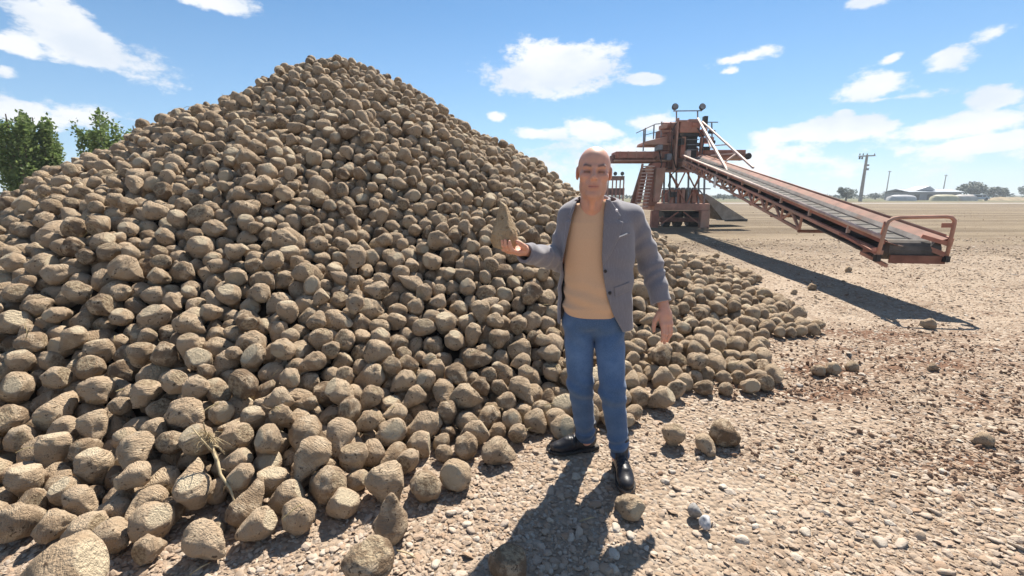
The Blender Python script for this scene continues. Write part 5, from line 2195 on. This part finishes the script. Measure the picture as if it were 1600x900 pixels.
    L.new(tc.outputs['Object'], mp.inputs[0])
    kn = noise_n(nt, mp.outputs[0], 300, 2, .5)
    c = mixc(nt, kn, (.58, .36, .22), (.69, .455, .29))
    L.new(c, b.inputs['Base Color'])
    b.inputs['Roughness'].default_value = .95
    b.inputs['Specular IOR Level'].default_value = .1
    b.inputs['Sheen Weight'].default_value = .3
    bump(nt, kn, .35, .002, b)
    np_mesh("sweater", Vs, Fs, m, man, ROOT)

    # ---------------------------------------------------------- blazer
    JA = np.interp(ZS, [.74, .80, .90, 1.0, 1.1, 1.25, 1.36, 1.42, 1.46, 1.52], [.212, .210, .204, .198, .195, .200, .200, .178, .14, .085])
    JB = np.interp(ZS, [.74, .80, .90, 1.0, 1.1, 1.25, 1.36, 1.42, 1.46, 1.52], [.158, .156, .152, .150, .152, .155, .140, .122, .102, .088])
    L_ED = [(904, 316), (896, 335), (889, 365), (883, 400), (878, 450), (874, 505)]
    R_ED = [(949, 312), (945, 335), (942, 365), (940, 400), (942, 430), (948, 462), (958, 492), (974, 520)]
    lz = [at(x, y, 2.29) for x, y in L_ED][::-1]
    rz = [at(x, y, 2.29) for x, y in R_ED][::-1]
    LZ, LX = [p.z for p in lz], [p.x for p in lz]
    RZ, RX = [p.z for p in rz], [p.x for p in rz]
    rs, re, ls, le = V3(J['rs']), V3(J['re']), V3(J['ls']), V3(J['le'])
    rcuff = W2 - rd * .010
    lcuff = W - ld * .034
    rfd = (W2 - re) / np.linalg.norm(W2 - re)
    lfd = (W - le) / np.linalg.norm(W - le)

    def limb_folds(P, a, b, amp, f, ph):
        ax = (b - a) / np.linalg.norm(b - a)
        t = (P - a) @ ax
        L_ = np.linalg.norm(b - a)
        return amp * np.sin(t * f * .8 + 3.4 * wob(P, 13, ph) + 14 * (P[:, 0] - a[0])) * np.clip(1.2 - np.abs(t / L_ - .5), 0, 1)

    def torso(P):
        d = loft(P, ZS, TCX, TCY, JA, JB, 2.5)
        d = smin(d, s_ell(P, rs + V3((.004, -.0, .022)), (.070, .075, .050)), .055)
        d = smin(d, s_ell(P, ls + V3((-.008, -.0, .020)), (.068, .075, .050)), .055)
        # shoulder line up to the collar
        nk = V3(J['neck'])
        d = smin(d, s_cap(P, rs + V3((0, 0, .030)), V3((nk[0] - .075, 2.44, 1.475)), .036, .030), .045)
        d = smin(d, s_cap(P, ls + V3((0, 0, .030)), V3((nk[0] + .075, 2.44, 1.475)), .036, .030), .045)
        d = d + .0055 * wob(P * np.array([1, 1, .45]), 12, 6) * np.clip((1.40 - P[:, 2]) / .2, .15, 1)
        return d + .0035 * bell(P[:, 2], 1.08, .14) * np.sin(P[:, 2] * 48 + 26 * np.abs(P[:, 0] - .46) + 2.2 * wob(P, 7, 2))

    def rsl_raw(P): return smin(s_cap(P, rs, re, .066, .059), s_cap(P, re, W2 + rd * .06, .059, .046), .025)

    def lsl_raw(P): return smin(s_cap(P, ls, le, .067, .059), s_cap(P, le, W + ld * .06, .059, .046), .025)

    def rsl_f(P):
        e = rsl_raw(P) - .0045 + limb_folds(P, rs, re, .0042, 75, 1) * .8 + limb_folds(P, re, W2, .0044, 90, 2) + .0030 * bell(np.linalg.norm(P - re, axis=1), .05, .05) * np.sin(P[:, 0] * 150 + P[:, 2] * 90)
        return smax(e, (P - rcuff) @ rfd, .004)

    def lsl_f(P):
        e = lsl_raw(P) - .004 + limb_folds(P, ls, le, .0042, 70, 3) + limb_folds(P, le, W, .0042, 85, 5)
        return smax(e, (P - lcuff) @ lfd, .004)
    RB, LBX = box_of([rs, re, W2 + rd * .06], .075), box_of([ls, le, W + ld * .06], .075)
    TBX = V3((.20, 2.24, .70)), V3((.74, 2.62, 1.56))

    def outer(P):
        return local(P, *TBX, torso), local(P, *RB, rsl_f), local(P, *LBX, lsl_f)

    TH = .0105

    def jacket_parts(P):
        d, r, l = outer(P)
        return d, r, l

    def blazer(P, grow=0.0):
        d, r, l = outer(P)
        allo = smin(smin(d, r, .022), l, .022)
        inner = np.minimum(np.minimum(d, r), l) + TH
        # sleeves stay hollow past the cuff
        inner = np.minimum(inner, np.minimum(local(P, *RB, rsl_raw), local(P, *LBX, lsl_raw)) + TH + .002)
        s = smax(allo, -inner, .002)
        z = P[:, 2]
        # bottom hem, dipping a little at the front corner
        hem = .800 + .020 * np.clip((.52 - P[:, 0]) / .3, 0, 1)
        s = smax(s, hem - z, .004)
        # open front
        xl = np.interp(z, LZ, LX)
        xr = np.interp(z, RZ, RX)
        gap = np.maximum(np.maximum(xl - P[:, 0], P[:, 0] - xr), P[:, 1] - 2.40)
        s = smax(s, -gap, .003)
        # neck hole
        nk = V3(J['neck'])
        s = smax(s, -s_cap(P, V3((nk[0], 2.43, 1.40)), V3((nk[0] + .004, 2.41, 1.62)), .066, .080), .006)
        s = smax(s, z - (1.500 + .20 * np.clip(P[:, 1] - 2.40, -.1, .10)), .004)
        return s

    Vb, Fb = mesh_sdf(blazer, (-.02, 2.10, .78), (.88, 2.66, 1.58), .0046)
    def wool(name, col):
        m, nt, N, L, b = nodes_of(name)
        tc = N.new('ShaderNodeTexCoord')
        w1 = noise_n(nt, tc.outputs['Object'], 420, 2, .5)
        mp = N.new('ShaderNodeMapping')
        mp.inputs['Scale'].default_value = (1, 1, .12)
        L.new(tc.outputs['Object'], mp.inputs[0])
        w2 = noise_n(nt, mp.outputs[0], 260, 2, .5)
        c = mixc(nt, w1, tuple(v * .72 for v in col), tuple(v * 1.28 for v in col))
        c = mixc(nt, ramp(nt, w2, .45, .7), c, tuple(v * 1.16 for v in col))
        L.new(c, b.inputs['Base Color'])
        b.inputs['Roughness'].default_value = .92
        b.inputs['Specular IOR Level'].default_value = .15
        b.inputs['Sheen Weight'].default_value = .35
        b.inputs['Sheen Roughness'].default_value = .6
        bump(nt, w1, .25, .0015, b)
        return m
    m_wool = wool("grey_wool", (.175, .166, .186))
    m_lap = m_wool
    bl = np_mesh("blazer", Vb, Fb, m_wool, man, ROOT)

    # lapels, collar and pockets lie on the cloth as layers of their own
    def poly_d(P, pts):
        """signed distance in the x-z plane to a polygon given as photo pixels on the chest"""
        q = np.array([(p.x, p.z) for p in (at(x, y, 2.30) for x, y in pts)])
        X = P[:, [0, 2]]
        dmin = np.full(len(P), 1e9)
        ins = np.zeros(len(P), bool)
        for i in range(len(q)):
            a, b = q[i], q[(i + 1) % len(q)]
            ab = b - a
            t = np.clip(((X - a) @ ab) / (ab @ ab), 0, 1)
            dmin = np.minimum(dmin, np.linalg.norm(X - a - t[:, None] * ab, axis=1))
            cond = ((a[1] > X[:, 1]) != (b[1] > X[:, 1])) & (X[:, 0] < (b[0] - a[0]) * (X[:, 1] - a[1]) / (b[1] - a[1] + 1e-12) + a[0])
            ins ^= cond
        return np.where(ins, -dmin, dmin)

    def layer(name, pts, lo_off, hi_off, mat, box, puff=0.0, h=.0032):
        def f(P):
            d, r, l = outer(P)
            pd = poly_d(P, pts)
            o = d - hi_off - puff * np.clip(-pd / .02, 0, 1)
            s = np.maximum(o, -(d - lo_off))
            s = smax(s, pd, .003)
            return np.maximum(s, P[:, 1] - 2.42)
        V_, F_ = mesh_sdf(f, box[0], box[1], h)
        return np_mesh(name, V_, F_, mat, bl, ROOT)
    LB = ((.22, 2.20, 1.02), (.72, 2.44, 1.56))
    layer("lapel", [(949, 311), (957, 313), (972, 338), (965, 343), (975, 347), (968, 368), (954, 395), (941, 414), (939.5, 400), (942, 365), (945, 335)], -.001, .0055, m_lap, LB, .003)
    layer("lapel", [(905, 314), (899, 317), (890, 338), (894, 343), (886, 347), (884, 365), (881, 400), (878, 412), (881, 412), (887.5, 372), (896, 336)], -.001, .0055, m_lap, LB, .003)
    # collar round the back of the neck
    nk = V3(J['neck'])

    def collar(P):
        a = s_cap(P, V3((nk[0], 2.435, 1.38)), V3((nk[0] + .004, 2.415, 1.62)), .080, .078)
        b = s_cap(P, V3((nk[0], 2.435, 1.38)), V3((nk[0] + .004, 2.415, 1.62)), .067, .067)
        s = smax(a, -b, .003)
        s = smax(s, P[:, 2] - (1.500 + .20 * np.clip(P[:, 1] - 2.38, -.06, .11)), .004)
        s = smax(s, (1.452 + .10 * (P[:, 1] - 2.40)) - P[:, 2], .004)
        ang = np.abs(P[:, 0] - nk[0]) - .030
        return smax(s, -np.maximum(ang - .020, P[:, 1] - 2.372), .003)
    Vc, Fc = mesh_sdf(collar, (.30, 2.28, 1.40), (.62, 2.58, 1.60), .0036)
    np_mesh("collar", Vc, Fc, m_lap, bl, ROOT)
    # breast pocket with a pale edge, flap pocket, buttons
    layer("breast_pocket", [(962, 371), (987, 363), (987.5, 367), (962.5, 375)], .0, .0035, m_wool, ((.5, 2.20, 1.25), (.72, 2.44, 1.45)))
    m_white = plain_mat("white_cloth", (.78, .76, .74), .9, var=.05, scale=40)
    layer("pocket_square", [(966, 368.6), (981, 363.6), (981.5, 366), (966.4, 371)], .001, .0055, m_white, ((.5, 2.20, 1.25), (.72, 2.44, 1.45)), h=.0026)
    layer("pocket_flap", [(958, 448), (985, 440), (986.5, 455), (960, 463)], .0, .0045, m_wool, ((.5, 2.18, .95), (.74, 2.44, 1.15)))
    m_btn = plain_mat("dark_button", (.03, .028, .03), .4, var=.1, scale=40)

    def stud(name, px, py, r, mat, out=.006):
        # lay a small disc on the cloth, found by walking in from the viewer
        p0 = at(px, py, 2.20)
        dv = ray(px, py).normalized()
        Ps = np.array([V3(p0 + dv * (.002 * i)) for i in range(150)])
        dd = outer(Ps)[0]
        k = int(np.argmax(dd < .004))
        p = Vector(Ps[k])
        mb = MB().tube([p + Vector((0, -out, 0)), p + Vector((0, -out * .3, 0)), p + Vector((0, .006, 0))], [r * .7, r, r], 14)
        return mb.build(name, mat, bl, False, origin=ROOT)
    stud("lapel_badge", 963, 329, .0085, plain_mat("enamel_badge", (.74, .70, .72), .35, var=.1, scale=60), .007)
    stud("button", 946, 424, .0085, m_btn)
    stud("button", 953, 458, .0085, m_btn)

    # ---------------------------------------------------------- shoes
    m_leather = plain_mat("black_leather", (.022, .022, .026), .38, var=.3, scale=25, bump_s=.2, dirt=(.16, .135, .11), dirt_amt=.35)
    m_sole = plain_mat("black_rubber", (.03, .028, .027), .8, var=.2, scale=20, dirt=(.22, .165, .115), dirt_amt=.6)
    for (o, t), ank in ((SHOE_R, J['ra']), (SHOE_L, J['la'])):
        fm = np.stack([V3(t), np.cross(V3((0, 0, 1)), V3(t)), V3((0, 0, 1))], 1)
        tilt = 0.0

        def loc(P): return (P - V3(o)) @ fm
        sh = (np.array([[ank.x, ank.y, 0]]) - V3(o)) @ fm

        def outline(q):
            u = np.clip(q[:, 0] / .285, 0, 1)
            w = np.interp(u, [0, .12, .35, .55, .72, .86, .95, 1], [.024, .036, .034, .040, .048, .043, .031, .012])
            d = np.abs(q[:, 1] - .006 * np.sin(u * 3.1)) - w
            return np.maximum(np.maximum(d * .9, -q[:, 0] - .012), q[:, 0] - .292)

        def shoe(P):
            q = loc(P)
            d = s_cap(q, (.045, 0, .060), (.175, .003, .052), .043, .044)
            d = smin(d, s_ell(q, (.215, .003, .040), (.075, .046, .036)), .03)
            d = smin(d, s_cap(q, (.050, 0, .07), (sh[0, 0] * .6 + .012, sh[0, 1] * .6, .19), .046, .050), .03)
            d = d + .0030 * bell(q[:, 0], .14, .04) * np.sin(q[:, 0] * 210 + 2 * wob(P, 30, 1)) * (q[:, 2] > .05)
            d = d + .0040 * np.sin(q[:, 2] * 110 + 2 * wob(P, 20, 3)) * (q[:, 2] > .085) * .6
            d = smax(d, outline(q) - .003, .012)
            up = s_cap(q, (.050, 0, .07), (sh[0, 0] * .6 + .012, sh[0, 1] * .6, .19), .046, .050)
            d = np.minimum(d, smax(up, .085 - q[:, 2], .02))
            return smax(smax(d, .020 - q[:, 2], .004), q[:, 2] - .19, .01)

        def sole(P):
            q = loc(P)
            h = np.interp(q[:, 0], [0, .085, .10, .29], [.0, .0, .006, .004])
            return smax(smax(outline(q) - .006, q[:, 2] - .0235, .003), h - q[:, 2], .003)
        lo = np.minimum(V3(o), V3(o + t * .3)) - .09
        hi = np.maximum(V3(o), V3(o + t * .3)) + .09
        lo[2], hi[2] = -.012, .21
        V_, F_ = mesh_sdf(shoe, lo, hi, .0042)
        s = np_mesh("shoe", V_, F_, m_leather, man, ROOT)
        V_, F_ = mesh_sdf(sole, lo, hi, .0042)
        np_mesh("sole", V_, F_, m_sole, s, ROOT)
    return W2, rd, rup, rside


HAND = build_person()


def held_beet():
    W2, rd, rup, rside = HAND
    me = beet_mesh(404, 4, beet_material("brightened_beet_skin", True), 'held')  # yellower copy of the beet skin, brightened to offset the shade it is in
    o = link("held_sugar_beet", me)
    for v in me.vertices:          # broad flat crown below, long neck above
        if v.co.z > 0: v.co.z *= .6
        else:
            k = 1 - .30 * max(0, min(1, (-v.co.z - .35) / .5))
            v.co.x *= k
            v.co.y *= k
    base = at(788, 390, 2.15)
    top = at(792, 315, 2.16)
    L = (top - base).length
    co = np.empty(len(me.vertices) * 3, dtype=np.float32)
    me.vertices.foreach_get('co', co)
    co = co.reshape(-1, 3)
    zmin, zmax = co[:, 2].min(), co[:, 2].max()
    sz = L / (zmax - zmin)
    sx = .066
    q = beet_quat((base - top).normalized(), 1.1)
    o.rotation_mode = 'QUATERNION'
    o.rotation_quaternion = q
    o.scale = (sx, sx, sz)
    axis = (base - top).normalized()
    o.location = base - axis * (zmax * sz)
    tag(o, "sugar beet held upright on the man's open palm, root end up", "sugar beet")


held_beet()
# ------------------------------------------------------------------ dry stalk, leaf tuft, straws
MAT_STRAW = plain_mat("dry_straw", (.38, .30, .18), .85, var=.25, scale=30)
MAT_TUFT = plain_mat("wilted_leaf", (.20, .22, .05), .6, var=.4, scale=30)


def build_small():
    rr = random.Random(12)
    Y = 2.06
    top, mid, low, tip = at(326, 684, 2.06), at(340, 722, 1.97), at(360, 764, 1.88), at(368, 806, 1.83)
    O = Vector((tip.x, tip.y, 0))
    t = empty("dry_stalk", O)
    tag(t, "pale dry weed stalk with frayed roots hanging down over the lowest beets", "plant")
    MB().tube([top, top.lerp(mid, .5) + Vector((.006, -.01, 0)), mid, mid.lerp(low, .5) + Vector((-.016, 0, .004)), low, low.lerp(tip, .6) + Vector((.01, 0, 0)), tip],
              [.009, .008, .008, .007, .006, .004, .002], 8).build("stem", MAT_STRAW, t, True, origin=O)
    fr = MB()
    for k in range(60):
        a = top + Vector((rr.gauss(0, .012), rr.gauss(0, .01), rr.gauss(0, .01)))
        d = Vector((rr.gauss(.15, 1), rr.gauss(-.5, .4), rr.gauss(.1, .6))).normalized()
        L = rr.uniform(.04, .11)
        b = a + d * L * .5 + Vector((0, 0, .01))
        c = a + d * L + Vector((rr.gauss(0, .015), 0, -rr.uniform(0, .03)))
        fr.tube([a, b, c], [.0022, .0016, .0007], 4)
    fr.build("root_fibres", MAT_STRAW, t, False, origin=O)
    for k, (x, y) in enumerate(((300, 668), (318, 660), (345, 700), (352, 735), (350, 772))):
        a = mid.lerp(top, rr.random()) if k < 3 else low.lerp(mid, rr.random())
        b = at(x, y, 2.0)
        MB().tube([a, a.lerp(b, .5) + Vector((0, -.01, .012)), b], [.005, .004, .002], 6).build("side_shoot", MAT_STRAW, t, True, origin=O)
    # wilted green crown tuft among the beets
    c = at(236, 690, 2.30)
    tf = empty("beet_leaf_tuft", c)
    tag(tf, "yellow-green wilted leaf stumps on a beet left of the dry stalk", "leaves")
    for k in range(13):
        an = rr.uniform(0, 6.3)
        d = Vector((math.cos(an) * .5, -.6, math.sin(an) * .5 + .35)).normalized()
        s = d.orthogonal().normalized()
        L = rr.uniform(.035, .07)
        V = [-s * .006, s * .006, d * L * .6 + s * .012, d * L + s * .002, d * L * .6 - s * .010]
        o = link("leaf", mesh_from("leaf", V, [(0, 1, 2, 3, 4)]), MAT_TUFT, tf)
        md = o.modifiers.new('thick', 'SOLIDIFY')
        md.thickness = .004
    # straws on the gravel
    for k, (x0, y0, x1, y1) in enumerate(((296, 898, 330, 878), (440, 812, 455, 800), (652, 690, 676, 684), (905, 815, 930, 808), (620, 860, 650, 872), (1230, 740, 1262, 748), (1420, 705, 1450, 700))):
        a, b = gp(x0, y0, .012), gp(x1, y1, .018)
        m = a.lerp(b, .5) + Vector((.004, 0, .006))
        o = MB().tube([a, m, b], [.003, .0035, .002], 6).build("straw", MAT_STRAW, None, True, origin=a)
        o.location = a
        tag(o, ("straw lying on the gravel at the bottom left of the photo", "short straw at the foot of the heap right of the dry stalk", "straw caught low on the heap above the round beet pair",
                "straw lying inside the man's shadow", "straw between the upright beet and the bottom edge", "straw on the gravel to the right of the man", "straw far right on the stony gravel")[k], "straw")


build_small()
# ------------------------------------------------------------------ thin dusty air over the plain
def build_haze():
    m = bpy.data.materials.new("thin_haze")
    m.use_nodes = True
    nt = m.node_tree
    nt.nodes.clear()
    out = nt.nodes.new('ShaderNodeOutputMaterial')
    v = nt.nodes.new('ShaderNodeVolumePrincipled')
    v.inputs['Color'].default_value = (.80, .88, .97, 1)
    v.inputs['Density'].default_value = .0009
    v.inputs['Anisotropy'].default_value = .2
    nt.links.new(v.outputs[0], out.inputs['Volume'])
    o = MB().box((-420, -60, -1.2), (520, 420, 22)).build("haze", m)
    tag(o, "thin pale haze lying over the plain", "haze", kind="stuff")


build_haze()
